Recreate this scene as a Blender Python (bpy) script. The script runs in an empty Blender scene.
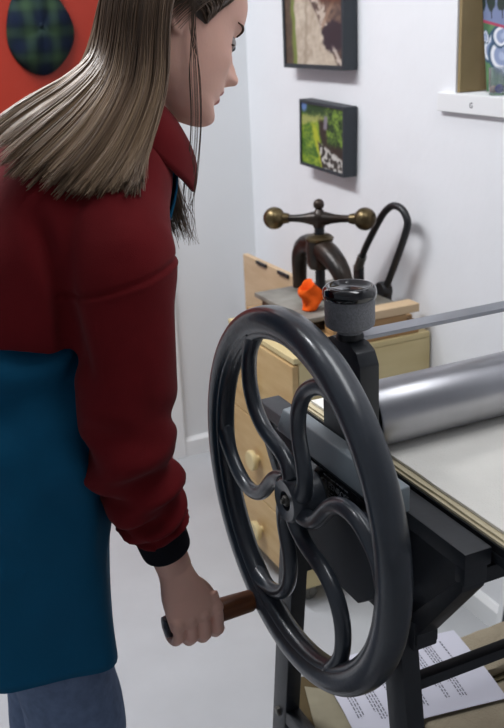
import bpy, bmesh, math, random
import numpy as np
from mathutils import Vector, Matrix, Euler, noise
from mathutils.bvhtree import BVHTree
PI = math.pi
rnd = random.Random(7)
C = bpy.context.scene.collection

# ------------------------------------------------------------------ helpers
ORG = {}
def V(*a): return Vector(a)

def tagit(o, label, cat, group=None):
    o['label'] = label; o['category'] = cat
    if group: o['group'] = group
    return o

def thing(name, loc, label, cat, group=None):
    o = bpy.data.objects.new(name, None); o.empty_display_size = .05
    C.objects.link(o); o.location = loc; ORG[o] = Vector(loc)
    return tagit(o, label, cat, group)

def mk(name, vf, mat, parent=None, origin=None, smooth=True, angle=None):
    """one mesh object from world-space verts and faces"""
    vs, fs = vf
    og = ORG[parent] if parent is not None else Vector(origin or (0, 0, 0))
    me = bpy.data.meshes.new(name)
    me.from_pydata([(v[0]-og[0], v[1]-og[1], v[2]-og[2]) for v in vs], [], fs)
    me.update()
    bm = bmesh.new(); bm.from_mesh(me)
    bmesh.ops.recalc_face_normals(bm, faces=bm.faces); bm.to_mesh(me); bm.free()
    o = bpy.data.objects.new(name, me); C.objects.link(o)
    ORG[o] = og
    if parent is not None: o.parent = parent
    else: o.location = og
    if isinstance(mat, (list, tuple)):
        for m in mat: me.materials.append(m)
    elif mat: me.materials.append(mat)
    if smooth:
        for p in me.polygons: p.use_smooth = True
        if angle is not None:
            bm = bmesh.new(); bm.from_mesh(me)
            for e in bm.edges:
                if len(e.link_faces) == 2 and e.calc_face_angle(0) > math.radians(angle): e.smooth = False
            bm.to_mesh(me); bm.free()
    return o

def struct(o): o['kind'] = 'structure'; return o

def join(*parts):
    vs, fs = [], []
    for p in parts:
        n = len(vs); vs += list(p[0]); fs += [tuple(i+n for i in f) for f in p[1]]
    return vs, fs

def bevelled(vf, w, seg=2, ang=30):
    bm = bmesh.new()
    vv = [bm.verts.new(v) for v in vf[0]]
    for f in vf[1]: bm.faces.new([vv[i] for i in f])
    bmesh.ops.recalc_face_normals(bm, faces=bm.faces)
    es = [e for e in bm.edges if len(e.link_faces) == 2 and e.calc_face_angle(0) > math.radians(ang)]
    bmesh.ops.bevel(bm, geom=es, offset=w, segments=seg, profile=.6, affect='EDGES', clamp_overlap=True)
    bm.verts.index_update()
    r = [v.co.copy() for v in bm.verts], [tuple(v.index for v in f.verts) for f in bm.faces]
    bm.free(); return r

def box(a, b, bev=0, seg=2):
    x0, y0, z0 = a; x1, y1, z1 = b
    vs = [V(x, y, z) for x in (x0, x1) for y in (y0, y1) for z in (z0, z1)]
    fs = [(0, 1, 3, 2), (4, 6, 7, 5), (0, 4, 5, 1), (2, 3, 7, 6), (0, 2, 6, 4), (1, 5, 7, 3)]
    return bevelled((vs, fs), bev, seg) if bev else (vs, fs)

def xform(vf, m): return [m @ Vector(v) for v in vf[0]], vf[1]

def prism(poly, axis, a, b, bev=0, seg=2):
    """poly in the two other axes (order x,y,z without axis), extruded from a to b"""
    def P(p, t):
        if axis == 0: return V(t, p[0], p[1])
        if axis == 1: return V(p[0], t, p[1])
        return V(p[0], p[1], t)
    n = len(poly)
    vs = [P(p, a) for p in poly]+[P(p, b) for p in poly]
    fs = [tuple(range(n))[::-1], tuple(range(n, 2*n))]+[(i, (i+1) % n, n+(i+1) % n, n+i) for i in range(n)]
    return bevelled((vs, fs), bev, seg) if bev else (vs, fs)

def frame_dirs(path):
    n = len(path); T = []
    for i in range(n):
        t = (path[min(i+1, n-1)]-path[max(i-1, 0)]); T.append(t.normalized())
    ref = V(0, 0, 1) if abs(T[0].z) < .9 else V(1, 0, 0)
    u = (ref-T[0]*ref.dot(T[0])).normalized(); U = [u]
    for i in range(1, n):
        u = (u-T[i]*u.dot(T[i])).normalized(); U.append(u)
    return T, U, [T[i].cross(U[i]) for i in range(n)]

def tube(path, rad, n=12, caps=True, flat=None):
    """round (or, with flat=(au,av), oval) tube along a path; rad number or list"""
    path = [Vector(p) for p in path]; m = len(path)
    if not hasattr(rad, '__len__'): rad = [rad]*m
    T, U, W = frame_dirs(path); vs, fs = [], []
    au, av = flat or (1, 1)
    for i in range(m):
        for k in range(n):
            a = 2*PI*k/n
            vs.append(path[i]+U[i]*(math.cos(a)*rad[i]*au)+W[i]*(math.sin(a)*rad[i]*av))
    for i in range(m-1):
        for k in range(n):
            fs.append((i*n+k, i*n+(k+1) % n, (i+1)*n+(k+1) % n, (i+1)*n+k))
    if caps: fs += [tuple(range(n))[::-1], tuple((m-1)*n+k for k in range(n))]
    return vs, fs

def smooth_path(pts, n=8):
    """Catmull-Rom through pts (any number of components)"""
    P = [np.array(p, float) for p in pts]; P = [2*P[0]-P[1]]+P+[2*P[-1]-P[-2]]; out = []
    for i in range(1, len(P)-2):
        for k in range(n):
            t = k/n; a, b, c, d = P[i-1:i+3]
            out.append(.5*((2*b)+(-a+c)*t+(2*a-5*b+4*c-d)*t*t+(-a+3*b-3*c+d)*t**3))
    out.append(P[-2]); return out

def lathe(prof, c, axis=2, n=48, closed=False):
    """prof: (radius, height) pairs about an axis through c"""
    vs, fs = [], []; m = len(prof); c = Vector(c)
    for r, h in prof:
        for k in range(n):
            a = 2*PI*k/n; p, q = r*math.cos(a), r*math.sin(a)
            vs.append(c+(V(h, p, q) if axis == 0 else V(p, h, q) if axis == 1 else V(p, q, h)))
    for i in range(m if closed else m-1):
        j = (i+1) % m
        for k in range(n): fs.append((i*n+k, i*n+(k+1) % n, j*n+(k+1) % n, j*n+k))
    if not closed: fs += [tuple(range(n))[::-1], tuple((m-1)*n+k for k in range(n))]
    return vs, fs

def ball(c, r, n=24, m=14):
    if not hasattr(r, '__len__'): r = (r, r, r)
    vs, fs = [V(c[0], c[1], c[2]-r[2])], []
    for i in range(1, m):
        t = -PI/2+PI*i/m
        for k in range(n):
            a = 2*PI*k/n
            vs.append(V(c[0]+r[0]*math.cos(t)*math.cos(a), c[1]+r[1]*math.cos(t)*math.sin(a), c[2]+r[2]*math.sin(t)))
    vs.append(V(c[0], c[1], c[2]+r[2])); L = len(vs)-1
    for k in range(n):
        fs.append((0, 1+(k+1) % n, 1+k)); fs.append((L, L-n+k, L-n+(k+1) % n))
    for i in range(m-2):
        for k in range(n): fs.append((1+i*n+k, 1+i*n+(k+1) % n, 1+(i+1)*n+(k+1) % n, 1+(i+1)*n+k))
    return vs, fs

def loft(rings, n=40):
    """rings: (center, u, v, exponent[, radial function]) -> closed solid"""
    vs, fs = [], []; m = len(rings)
    for R in rings:
        c, u, v, e = Vector(R[0]), Vector(R[1]), Vector(R[2]), R[3]; fn = R[4] if len(R) > 4 else None
        for k in range(n):
            a = 2*PI*k/n; ca, sa = math.cos(a), math.sin(a)
            f = fn(a) if fn else 1
            vs.append(c+u*(math.copysign(abs(ca)**(2/e), ca)*f)+v*(math.copysign(abs(sa)**(2/e), sa)*f))
    for i in range(m-1):
        for k in range(n): fs.append((i*n+k, i*n+(k+1) % n, (i+1)*n+(k+1) % n, (i+1)*n+k))
    fs += [tuple(range(n))[::-1], tuple((m-1)*n+k for k in range(n))]
    return vs, fs

def interp_rings(keys, n=6):
    """keys: (center(3), u(3), v(3), e) interpolated smoothly"""
    flat = [np.array(list(k[0])+list(k[1])+list(k[2])+[k[3]], float) for k in keys]
    return [(f[0:3], f[3:6], f[6:9], float(f[9])) for f in smooth_path(flat, n)]

def grid_faces(nu, nv): return [(i*nv+j, i*nv+j+1, (i+1)*nv+j+1, (i+1)*nv+j) for i in range(nu-1) for j in range(nv-1)]

def fuse(name, vf, voxel, smooth_it=3, fac=.5):
    """union of overlapping closed shapes into one continuous surface"""
    me = bpy.data.meshes.new('t'); me.from_pydata([tuple(v) for v in vf[0]], [], vf[1])
    bm = bmesh.new(); bm.from_mesh(me); bmesh.ops.recalc_face_normals(bm, faces=bm.faces); bm.to_mesh(me); bm.free()
    o = bpy.data.objects.new('t', me); C.objects.link(o)
    m = o.modifiers.new('r', 'REMESH'); m.mode = 'VOXEL'; m.voxel_size = voxel
    if smooth_it:
        s = o.modifiers.new('s', 'SMOOTH'); s.factor = fac; s.iterations = smooth_it
    dg = bpy.context.evaluated_depsgraph_get(); ev = o.evaluated_get(dg)
    mm = ev.to_mesh()
    nv, nf = len(mm.vertices), len(mm.polygons)
    co = np.empty(nv*3, np.float32); mm.vertices.foreach_get('co', co); co = co.reshape(-1, 3)
    fs = [tuple(p.vertices) for p in mm.polygons]
    ev.to_mesh_clear(); bpy.data.objects.remove(o); bpy.data.meshes.remove(me)
    return [Vector(v) for v in co.tolist()], fs

def bvh_of(*vfs):
    j = join(*vfs); return BVHTree.FromPolygons([tuple(v) for v in j[0]], j[1])

def normals_of(vf):
    N = [Vector((0, 0, 0)) for _ in vf[0]]
    for f in vf[1]:
        a, b, c = vf[0][f[0]], vf[0][f[1]], vf[0][f[2]]
        nn = (b-a).cross(c-a)
        for i in f: N[i] += nn
    return [n.normalized() if n.length > 0 else V(0, 0, 1) for n in N]

def displaced(vf, fn):
    N = normals_of(vf); return [v+n*fn(v, n) for v, n in zip(vf[0], N)], vf[1]

def text_mesh(txt, size):
    cu = bpy.data.curves.new('t', 'FONT'); cu.body = txt; cu.size = size; cu.extrude = .0002
    o = bpy.data.objects.new('t', cu); C.objects.link(o)
    dg = bpy.context.evaluated_depsgraph_get(); dg.update(); mm = o.evaluated_get(dg).to_mesh()
    r = [v.co.copy() for v in mm.vertices], [tuple(p.vertices) for p in mm.polygons]
    o.evaluated_get(dg).to_mesh_clear(); bpy.data.objects.remove(o); bpy.data.curves.remove(cu)
    return r

# ------------------------------------------------------------------ materials
def srgb(r, g, b):
    f = lambda c: (c/255/12.92 if c/255 <= .04045 else ((c/255+.055)/1.055)**2.4)
    return (f(r), f(g), f(b), 1)

def mat(name, col, rough=.5, metal=0, var=0, vscale=20, bump=0, bscale=60, col2=None, spec=.5, stretch=None, coat=0, sheen=0, detail=6):
    m = bpy.data.materials.new(name); m.use_nodes = True; nt = m.node_tree; N = nt.nodes; L = nt.links
    b = N['Principled BSDF']; b.inputs['Base Color'].default_value = col
    b.inputs['Roughness'].default_value = rough; b.inputs['Metallic'].default_value = metal
    b.inputs['Specular IOR Level'].default_value = spec
    b.inputs['Coat Weight'].default_value = coat; b.inputs['Sheen Weight'].default_value = sheen
    tc = N.new('ShaderNodeTexCoord'); mp = N.new('ShaderNodeMapping'); L.new(tc.outputs['Object'], mp.inputs['Vector'])
    if stretch: mp.inputs['Scale'].default_value = stretch
    if var or col2:
        n = N.new('ShaderNodeTexNoise'); n.inputs['Scale'].default_value = vscale; n.inputs['Detail'].default_value = detail
        L.new(mp.outputs['Vector'], n.inputs['Vector'])
        r = N.new('ShaderNodeValToRGB'); L.new(n.outputs['Fac'], r.inputs['Fac'])
        r.color_ramp.elements[0].position = .32; r.color_ramp.elements[1].position = .68
        c2 = col2 or tuple(min(1, c*(1+var)) for c in col[:3])+(1,)
        c1 = col if col2 else tuple(c*(1-var) for c in col[:3])+(1,)
        r.color_ramp.elements[0].color = c1; r.color_ramp.elements[1].color = c2
        L.new(r.outputs['Color'], b.inputs['Base Color'])
    if bump:
        n = N.new('ShaderNodeTexNoise'); n.inputs['Scale'].default_value = bscale; n.inputs['Detail'].default_value = 5
        L.new(mp.outputs['Vector'], n.inputs['Vector'])
        bp = N.new('ShaderNodeBump'); bp.inputs['Strength'].default_value = bump; bp.inputs['Distance'].default_value = .01
        L.new(n.outputs['Fac'], bp.inputs['Height']); L.new(bp.outputs['Normal'], b.inputs['Normal'])
    return m

def attr_mat(name, attr, rough=.6, bump=0):
    m = bpy.data.materials.new(name); m.use_nodes = True; nt = m.node_tree; N = nt.nodes; L = nt.links
    b = N['Principled BSDF']; a = N.new('ShaderNodeAttribute'); a.attribute_name = attr
    L.new(a.outputs['Color'], b.inputs['Base Color']); b.inputs['Roughness'].default_value = rough
    return m

M = dict(
    wall=mat('white plaster', srgb(236, 237, 240), .75, var=.015, vscale=3, bump=.35, bscale=9),
    wall2=mat('white painted boards', srgb(226, 228, 230), .6, var=.015, vscale=3, bump=.08, bscale=14),
    white=mat('white gloss trim', srgb(234, 235, 236), .45, var=.01, vscale=6),
    floor=mat('grey floor paint', srgb(182, 184, 187), .5, var=.05, vscale=5, bump=.08, bscale=25, col2=None),
    orange=mat('orange door paint', srgb(150, 37, 15), .5, var=.04, vscale=6),
    iron=mat('slate grey machine enamel', srgb(50, 55, 62), .3, var=.06, vscale=30, bump=.05, bscale=70, coat=.25),
    iron_dark=mat('dark slate enamel', srgb(33, 36, 41), .42, var=.08, vscale=30, bump=.05, bscale=60),
    cover=mat('mid grey painted cover', srgb(142, 152, 157), .38, var=.03, vscale=20),
    black=mat('black gloss', srgb(14, 14, 18), .12, coat=.5),
    blackmatt=mat('black paint', srgb(22, 23, 26), .4, var=.1, vscale=40),
    knurl=mat('grey textured knob', srgb(128, 129, 133), .6, var=.18, vscale=320, bump=.3, bscale=500),
    steel=mat('ground steel', srgb(172, 172, 176), .36, metal=1, var=.03, vscale=40, stretch=(1, .2, .2), bump=.01, bscale=90),
    barsteel=mat('grey steel bar', srgb(150, 153, 160), .35, metal=.7, var=.05, vscale=30),
    bolt=mat('worn bolt', srgb(120, 118, 112), .4, metal=.9, var=.2, vscale=200),
    felt=mat('cream wool felt', srgb(243, 240, 232), .95, var=.03, vscale=12, bump=.25, bscale=400, spec=.15),
    felt2=mat('yellowed felt edge', srgb(212, 200, 170), .95, var=.06, vscale=30, bump=.25, bscale=400, spec=.15),
    tan=mat('tan felt', srgb(160, 149, 128), .95, var=.08, vscale=18, bump=.3, bscale=200, spec=.15),
    olive=mat('olive card edge', srgb(104, 94, 68), .9, var=.12, vscale=30),
    kraft=mat('brown corrugated card', srgb(146, 128, 94), .85, var=.05, vscale=20, spec=.2),
    stained=mat('stained board', srgb(150, 143, 120), .8, var=.16, vscale=14),
    paper=mat('white paper', srgb(214, 214, 226), .8, spec=.2),
    ink=mat('grey ink', srgb(110, 110, 122), .9, spec=.1),
    ply=mat('birch plywood', srgb(204, 176, 128), .55, col2=srgb(190, 158, 110), vscale=7, stretch=(1, 1, 6)),
    ply2=mat('pale plywood', srgb(212, 195, 148), .55, col2=srgb(202, 183, 134), vscale=6, stretch=(.6, 1, 3)),
    ply3=mat('plywood panel', srgb(208, 182, 148), .6, col2=srgb(198, 170, 134), vscale=8, stretch=(1, 1, 5)),
    plank=mat('timber plank', srgb(176, 142, 98), .6, col2=srgb(150, 112, 70), vscale=10, stretch=(.4, 4, 4)),
    oldiron=mat('worn japanned iron', srgb(28, 25, 23), .34, col2=srgb(58, 44, 34), vscale=16, bump=.1, bscale=60, metal=.4),
    brass=mat('aged brass', srgb(108, 94, 66), .34, metal=.85, col2=srgb(74, 62, 44), vscale=18),
    greyiron=mat('grey worn iron bed', srgb(150, 147, 138), .5, metal=.1, col2=srgb(98, 93, 84), vscale=12, bump=.1, bscale=50),
    rag=mat('orange cotton', srgb(236, 96, 30), .9, var=.08, vscale=30, bump=.2, bscale=120, spec=.1),
    woodhandle=mat('turned wood handle', srgb(118, 68, 34), .4, col2=srgb(84, 46, 22), vscale=14, stretch=(1, 6, 6)),
    skin=mat('skin', srgb(224, 176, 158), .5, var=.04, vscale=14, bump=.04, bscale=160, spec=.35),
    lip=mat('lips', srgb(184, 112, 106), .45, spec=.4),
    eyew=mat('eye', srgb(150, 142, 138), .2),
    lash=mat('brow hair', srgb(74, 55, 44), .7, spec=.2),
    red=mat('maroon sweatshirt', srgb(102, 21, 25), .9, var=.06, vscale=30, bump=.12, bscale=700, spec=.12, sheen=.05),
    cuff=mat('black rib cuff', srgb(22, 22, 28), .9, bump=.2, bscale=500, spec=.12),
    teal=mat('teal apron canvas', srgb(10, 84, 118), .8, var=.05, vscale=12, bump=.08, bscale=500, spec=.2),
    denim=mat('blue denim', srgb(106, 122, 150), .85, var=.14, vscale=60, bump=.15, bscale=700, spec=.15),
    shoe=mat('dark shoe', srgb(40, 40, 44), .6),
    frame=mat('dark slate frame', srgb(44, 50, 56), .55, var=.04, vscale=30),
    paint=attr_mat('oil paint', 'art', .55),
    glass=mat('clear plastic', srgb(226, 230, 236), .1),
    kraftdark=mat('dark brown card', srgb(92, 80, 58), .9, var=.1, vscale=20, spec=.1),
    cover_dark=mat('dull slate housing', srgb(50, 54, 60), .6, var=.05, vscale=30),
    ink2=mat('pencil mark', srgb(84, 84, 92), .9, spec=.1),
)
# subsurface on skin
b = M['skin'].node_tree.nodes['Principled BSDF']; b.inputs['Subsurface Weight'].default_value = .12; b.inputs['Subsurface Radius'].default_value = (.01, .004, .002); b.inputs['Subsurface Scale'].default_value = .6
b = M['glass'].node_tree.nodes['Principled BSDF']; b.inputs['Transmission Weight'].default_value = .9; b.inputs['Roughness'].default_value = .12

# ------------------------------------------------------------------ the room
WX, WY, HT = 1.386, 2.99, 2.5
X0, Y0 = -2.6, -2.4
struct(mk('floor', box((X0-.1, Y0-.1, -.08), (WX+.5, WY+.1, 0)), M['floor'], smooth=False))
struct(mk('ceiling', box((X0-.1, Y0-.1, HT), (WX+.5, WY+.1, HT+.08)), M['white'], smooth=False))
struct(mk('wall_left', box((X0-.1, WY, 0), (WX+.5, WY+.1, HT)), M['wall2'], smooth=False))
NY0, NY1, NZ0, NZ1, ND = 1.02, 1.858, 1.312, 2.1, .16       # niche in the right wall
struct(mk('wall_right', join(
    box((WX, Y0-.1, 0), (WX+.5, NY0, HT)), box((WX, NY1, 0), (WX+.5, WY, HT)),
    box((WX, NY0, 0), (WX+.5, NY1, NZ0)), box((WX, NY0, NZ1), (WX+.5, NY1, HT)), box((WX+ND, NY0, NZ0), (WX+.5, NY1, NZ1))), M['wall'], smooth=False))
struct(mk('wall_back', box((X0-.1, Y0-.1, 0), (WX+.5, Y0, HT)), M['wall'], smooth=False))
struct(mk('baseboard_right', prism([(WX, 0), (WX-.018, 0), (WX-.018, .056), (WX-.006, .068), (WX, .068)], 1, Y0, WY), M['white'], smooth=False))
struct(mk('baseboard_left', prism([(WY, 0), (WY-.016, 0), (WY-.016, .058), (WY-.005, .07), (WY, .07)], 0, 1.062, WX-.018), M['white'], smooth=False))
struct(mk('trim_1', box((1.012, WY-.02, 0), (1.062, WY, 2.08), .003), M['white'], smooth=False))
struct(mk('trim_2', box((.16, WY-.02, 2.04), (1.012, WY, 2.09), .003), M['white'], smooth=False))
struct(mk('door_1', join(box((.2, WY-.012, .005), (1.011, WY+.0, 2.035)), ), M['orange'], smooth=False))
sill = struct(mk('window_1', box((WX-.014, NY0-.05, 1.270), (WX+.0, 1.909, 1.312), .002), M['white'], smooth=False))
sill['label'] = 'white sill board under the wall niche'
# a scribbled letter on the sill board
g = xform(text_mesh('G', .017), Matrix.Translation((WX-.0146, 1.786, 1.284)) @ Euler((PI/2, 0, -PI/2)).to_matrix().to_4x4())
gm = mk('sill_mark', g, M['ink2'], parent=sill, smooth=False)
# orange door handle is out of sight

# ------------------------------------------------------------------ pictures
def art_plane(name, parent, origin_pt, eu, ev, w, h, fn, nu=80, nv=90, thick=.003):
    """a painted panel: colours come from a function of (u, v)"""
    eu, ev = Vector(eu), Vector(ev); nn = eu.cross(ev).normalized()
    vs = [Vector(origin_pt)+eu*(w*i/(nu-1))+ev*(h*j/(nv-1)) for i in range(nu) for j in range(nv)]
    fs = grid_faces(nu, nv)
    k = len(vs)
    cn = [Vector(origin_pt)+eu*(w*a)+ev*(h*b)-nn*thick for a, b in ((0, 0), (1, 0), (1, 1), (0, 1))]
    vs += cn; e = [(nu-1)*nv, nu*nv-1, nv-1]
    fs += [(k, k+3, k+2, k+1)]
    og = ORG[parent]
    me = bpy.data.meshes.new(name); me.from_pydata([tuple(v-og) for v in vs], [], fs); me.update()
    at = me.color_attributes.new('art', 'FLOAT_COLOR', 'POINT')
    for i in range(nu):
        for j in range(nv):
            c = fn(i/(nu-1), j/(nv-1)); at.data[i*nv+j].color = srgb(*[max(0, min(255, q)) for q in c])
    for i in range(4): at.data[k+i].color = (.3, .25, .2, 1)
    me.materials.append(M['paint'])
    o = bpy.data.objects.new(name, me); C.objects.link(o); o.parent = parent; ORG[o] = og
    return o

def nz(u, v, s, sd=0): return noise.noise((u*s+sd*7.3, v*s-sd*3.1, sd*1.7))
def mix(a, b, t): t = max(0, min(1, t)); return tuple(x+(y-x)*t for x, y in zip(a, b))
def st(e0, e1, x): t = max(0, min(1, (x-e0)/(e1-e0))); return t*t*(3-2*t)

def art_path(u, v):        # a pale lane beside shadowed railings (v up)
    q = v/.44                # the lower part is what the photo shows
    n = nz(u, q, 7, 1)*.5+nz(u, q, 20, 2)*.5; wob = .025*nz(u, q, 6, 3)
    c = mix((168, 152, 134), (204, 192, 174), .5+n)
    c = mix(c, (150, 134, 116), .7*st(.05, .0, abs(u-.36-.06*q+wob*2)))
    l = .20-.03*q+wob
    c = mix(c, (112, 124, 58), st(l+.02, l-.01, u)); c = mix(c, mix((70, 56, 46), (98, 78, 62), .5+n), st(l-.04, l-.08, u))
    e = u-(.42+.50*(1-q))+wob          # right of the falling edge lies the railing shade
    dark = mix((62, 46, 44), (122, 98, 84), .5+1.1*n)
    c = mix(c, dark, st(-.02, .02, e))
    if .02 < e < .12: c = mix(c, (198, 184, 170), .9*st(.2, .6, math.sin(q*40+u*6)))
    if abs(u-.66-.10*(.8-q)) < .055+wob and q > .52: c = mix(c, (188, 174, 160), st(-.3, .2, nz(u, q, 26, 9)+.2))
    if e > .02: c = mix(c, (150, 120, 100), .7*st(.04, .02, abs(u-.62-.55*(q-.45))))
    blob = ((u-.86)/.20)**2+((q-.40)/.22)**2+n*.6
    c = mix(c, (48, 34, 42), st(1.2, .8, blob))
    c = mix(c, (196, 184, 172), .9*st(.035, .015, abs(u-.93+.55*(q-.10)))*st(.30, .2, q))
    c = mix(c, mix((104, 62, 40), (74, 44, 34), .5+n), st(.78, .92, q)*st(.58, .68, u))
    return c

def art_garden(u, v):      # bright bank, dark gully and a stony stream
    n = nz(u, v, 8, 5)*.5+nz(u, v, 24, 6)*.5
    c = mix((60, 100, 28), (146, 168, 50), .5+n*1.4)
    c = mix(c, (168, 166, 104), .8*st(.12, .04, abs(v-.72-.25*u+.04*n)))
    c = mix(c, (36, 62, 26), st(.08, -.02, .80+.2*u-v+n*.12)*0+st(.78, .9, v+.1*n)*st(.75, .5, u))
    c = mix(c, (96, 124, 176), st(.12, .04, math.hypot(u-.05, (v-.96)*.8)))
    c = mix(c, (172, 178, 44), st(.1, .03, abs(u-.46+.35*(v-.2)+.03*n))*st(.75, .6, v))
    e = u-.42-.05*nz(v, 0, 5, 8)+.14*(.5-v)*(-1)
    c = mix(c, (48, 36, 30), st(0, .08, e)*st(.82, .72, v))
    c = mix(c, mix((30, 52, 24), (120, 150, 56), .5+n*1.5), st(.58, .66, u+.05*n)*st(.34, .44, v+.05*n))
    c = mix(c, (128, 122, 132), st(.05, .03, abs(u-.58-.1*(v-.7)))*st(.6, .66, v)*st(.88, .82, v))
    st_ = nz(u, v, 17, 11)
    s = st(.03, -.04, v-.42+.35*(u-.4))*st(.38, .44, u-.28*(.0-v)-.1+.0*n)
    c = mix(c, mix((54, 48, 44), (196, 194, 188), st(-.15, .15, st_)), s)
    return c

def art_river(u, v):       # trees on a blue bank, red line, white curling stream
    u = (u*3.2+.12) % 1.0
    n = nz(u, v, 6, 21)
    c = mix((70, 108, 74), (96, 138, 92), .5+n*1.5)
    q = v+.06*math.sin(u*14)
    def ring(cx, cy, rx, ry, ph):
        d = math.hypot((u-cx)/rx, (v-cy)/ry)+.18*math.sin(3*math.atan2(v-cy, u-cx)+ph); return d
    for cx, cy, rx, ry, ph in ((.36, .44, .22, .12, .6), (.72, .36, .34, .15, 2.), (.75, .58, .3, .1, .2), (.16, .56, .1, .05, 1.)):
        d = ring(cx, cy, rx, ry, ph)
        c = mix(c, (46, 76, 104), st(1.45, 1.2, d)); c = mix(c, (226, 228, 234), st(1.16, 1.02, d)); c = mix(c, (138, 152, 186), st(.86, .7, d))
        c = mix(c, (172, 184, 210), st(.5, .2, d))
    r = v-.73+.1*u
    c = mix(c, (120, 132, 168), st(.0, .02, r)); c = mix(c, (176, 60, 92), st(.018, .010, abs(r)))
    for k, cx in enumerate((.1, .38, .7, .95)):
        d = math.hypot((u-cx)/.14, (v-.9)/.09)+.3*nz(u, v, 12, 30+k); c = mix(c, (34, 50, 44), st(1.05, .8, d))
        if abs(u-cx) < .02 and .74 < v < .88: c = (44, 44, 48)
    return c

def framed(name, pts, depth, label, fn, tilt=0, border=.012):
    """box-framed canvas on the right wall; pts=(y_left,y_right,z0,z1); tilt turns it in the wall plane"""
    ya, yb, z0, z1 = pts                        # ya > yb: the left edge is the farther one
    t = thing(name, (WX-depth/2, (ya+yb)/2, z0), label, 'painting', 'framed landscape paintings on the right wall')
    cy, cz = (ya+yb)/2, (z0+z1)/2
    R = Matrix.Translation((0, cy, cz)) @ Matrix.Rotation(tilt, 4, 'X') @ Matrix.Translation((0, -cy, -cz))
    xf, xb = WX-depth, WX-.003
    sides = join(box((xf, yb, z0), (xb, yb+border, z1), .001), box((xf, ya-border, z0), (xb, ya, z1), .001),
                 box((xf, yb+border, z0), (xb, ya-border, z0+border), .001), box((xf, yb+border, z1-border), (xb, ya-border, z1), .001))
    mk('picture_frame', xform(sides, R), M['frame'], t, smooth=False)
    o = R @ V(xf+.004, ya-border, z0+border)
    art_plane('canvas', t, o, R.to_3x3() @ V(0, -1, 0), R.to_3x3() @ V(0, 0, 1), ya-yb-2*border, z1-z0-2*border, fn)
    return t
DP = .045
framed('painting', (2.636, 2.285, 1.352, 1.80), DP, 'upper dark framed painting of a pale lane with railings, cut off by the top edge', art_path, 0.0)
framed('painting', (2.548, 2.290, 1.072, 1.262), DP, 'small tilted dark framed painting of a green bank and stony stream', art_garden, math.radians(2.0), .009)

# niche contents: painted cardboard leaning at the back, lining card, a cup of marbles
lin = mk('cardboard_lining', box((WX+.004, NY1-.012, NZ0+.0015), (WX+ND-.002, NY1-.002, NZ1-.02)), M['kraft'], origin=(WX+.06, NY1-.006, NZ0), smooth=False)
tagit(lin, 'plain brown cardboard sheet lining the far side of the wall niche', 'cardboard')
rv = thing('painting', (WX+.09, 1.55, NZ0+.001), 'unframed painting on cardboard with trees and a curling white stream in the wall niche', 'painting')
lean = math.radians(7)
o0 = V(WX+.044, 1.804, NZ0+.002); eu = V(.0, -1, 0); ev = V(math.sin(lean)*.9, -.12*math.sin(0), math.cos(lean))
eu = V(.06, -1, 0).normalized(); ev = V(.02, .17, 1).normalized()
art_plane('canvas', rv, o0+eu*.004, eu, ev, .34, .214, art_river, 110, 130)
nn = eu.cross(ev).normalized()
bd = []
for t_ in (-.0035, -.009):
    bd += [o0+nn*t_, o0+eu*.348+nn*t_, o0+eu*.348+ev*.217+nn*t_, o0+ev*.217+nn*t_]
mk('card_backing', (bd, [(0, 1, 2, 3), (4, 7, 6, 5), (0, 4, 5, 1), (1, 5, 6, 2), (2, 6, 7, 3), (3, 7, 4, 0)]), M['kraft'], rv, smooth=False)
cupc = (WX+.018, 1.728, NZ0+.001)
cup = mk('cup', lathe([(.0, 0), (.019, 0), (.020, .002), (.0225, .058), (.021, .058), (.0185, .004), (.0, .004)], cupc, 2, 32), M['glass'], origin=cupc, angle=50)
tagit(cup, 'small clear plastic cup standing in front of the river painting', 'cup')
for k, (dx, dy, dz, r, cc, ww) in enumerate(((-.006, .0095, .0135, .0080, (206, 168, 140), 'peach'), (-.004, -.008, .0145, .0095, (58, 62, 168), 'blue'), (.010, .001, .0118, .0065, (190, 196, 206), 'pale grey'))):
    mm = mat('marble '+ww, srgb(*cc), .2)
    mo = mk('marble', ball((cupc[0]+dx, cupc[1]+dy, cupc[2]+dz), r), mm, origin=(cupc[0]+dx, cupc[1]+dy, cupc[2]+dz-r))
    tagit(mo, ww+' marble lying in the clear plastic cup in the niche', 'marble', 'marbles in the clear cup')

# small framed board on the floor against the right wall
fb = thing('framed_board', (1.34, 1.5, 0), 'white edged dark board standing on the floor against the right wall', 'picture')
Rl = Matrix.Translation((1.328, 0, .001)) @ Matrix.Rotation(math.radians(7), 4, 'Y')
mk('board_frame', xform(join(box((0, 1.25, 0), (.012, 1.268, .26)), box((0, 1.550, 0), (.012, 1.568, .26)), box((0, 1.268, 0), (.012, 1.550, .016)), box((0, 1.268, .244), (.012, 1.550, .26))), Rl), M['white'], fb, smooth=False)
mk('board_face', xform(box((.003, 1.267, .015), (.010, 1.551, .245)), Rl), M['frame'], fb, smooth=False)

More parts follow.
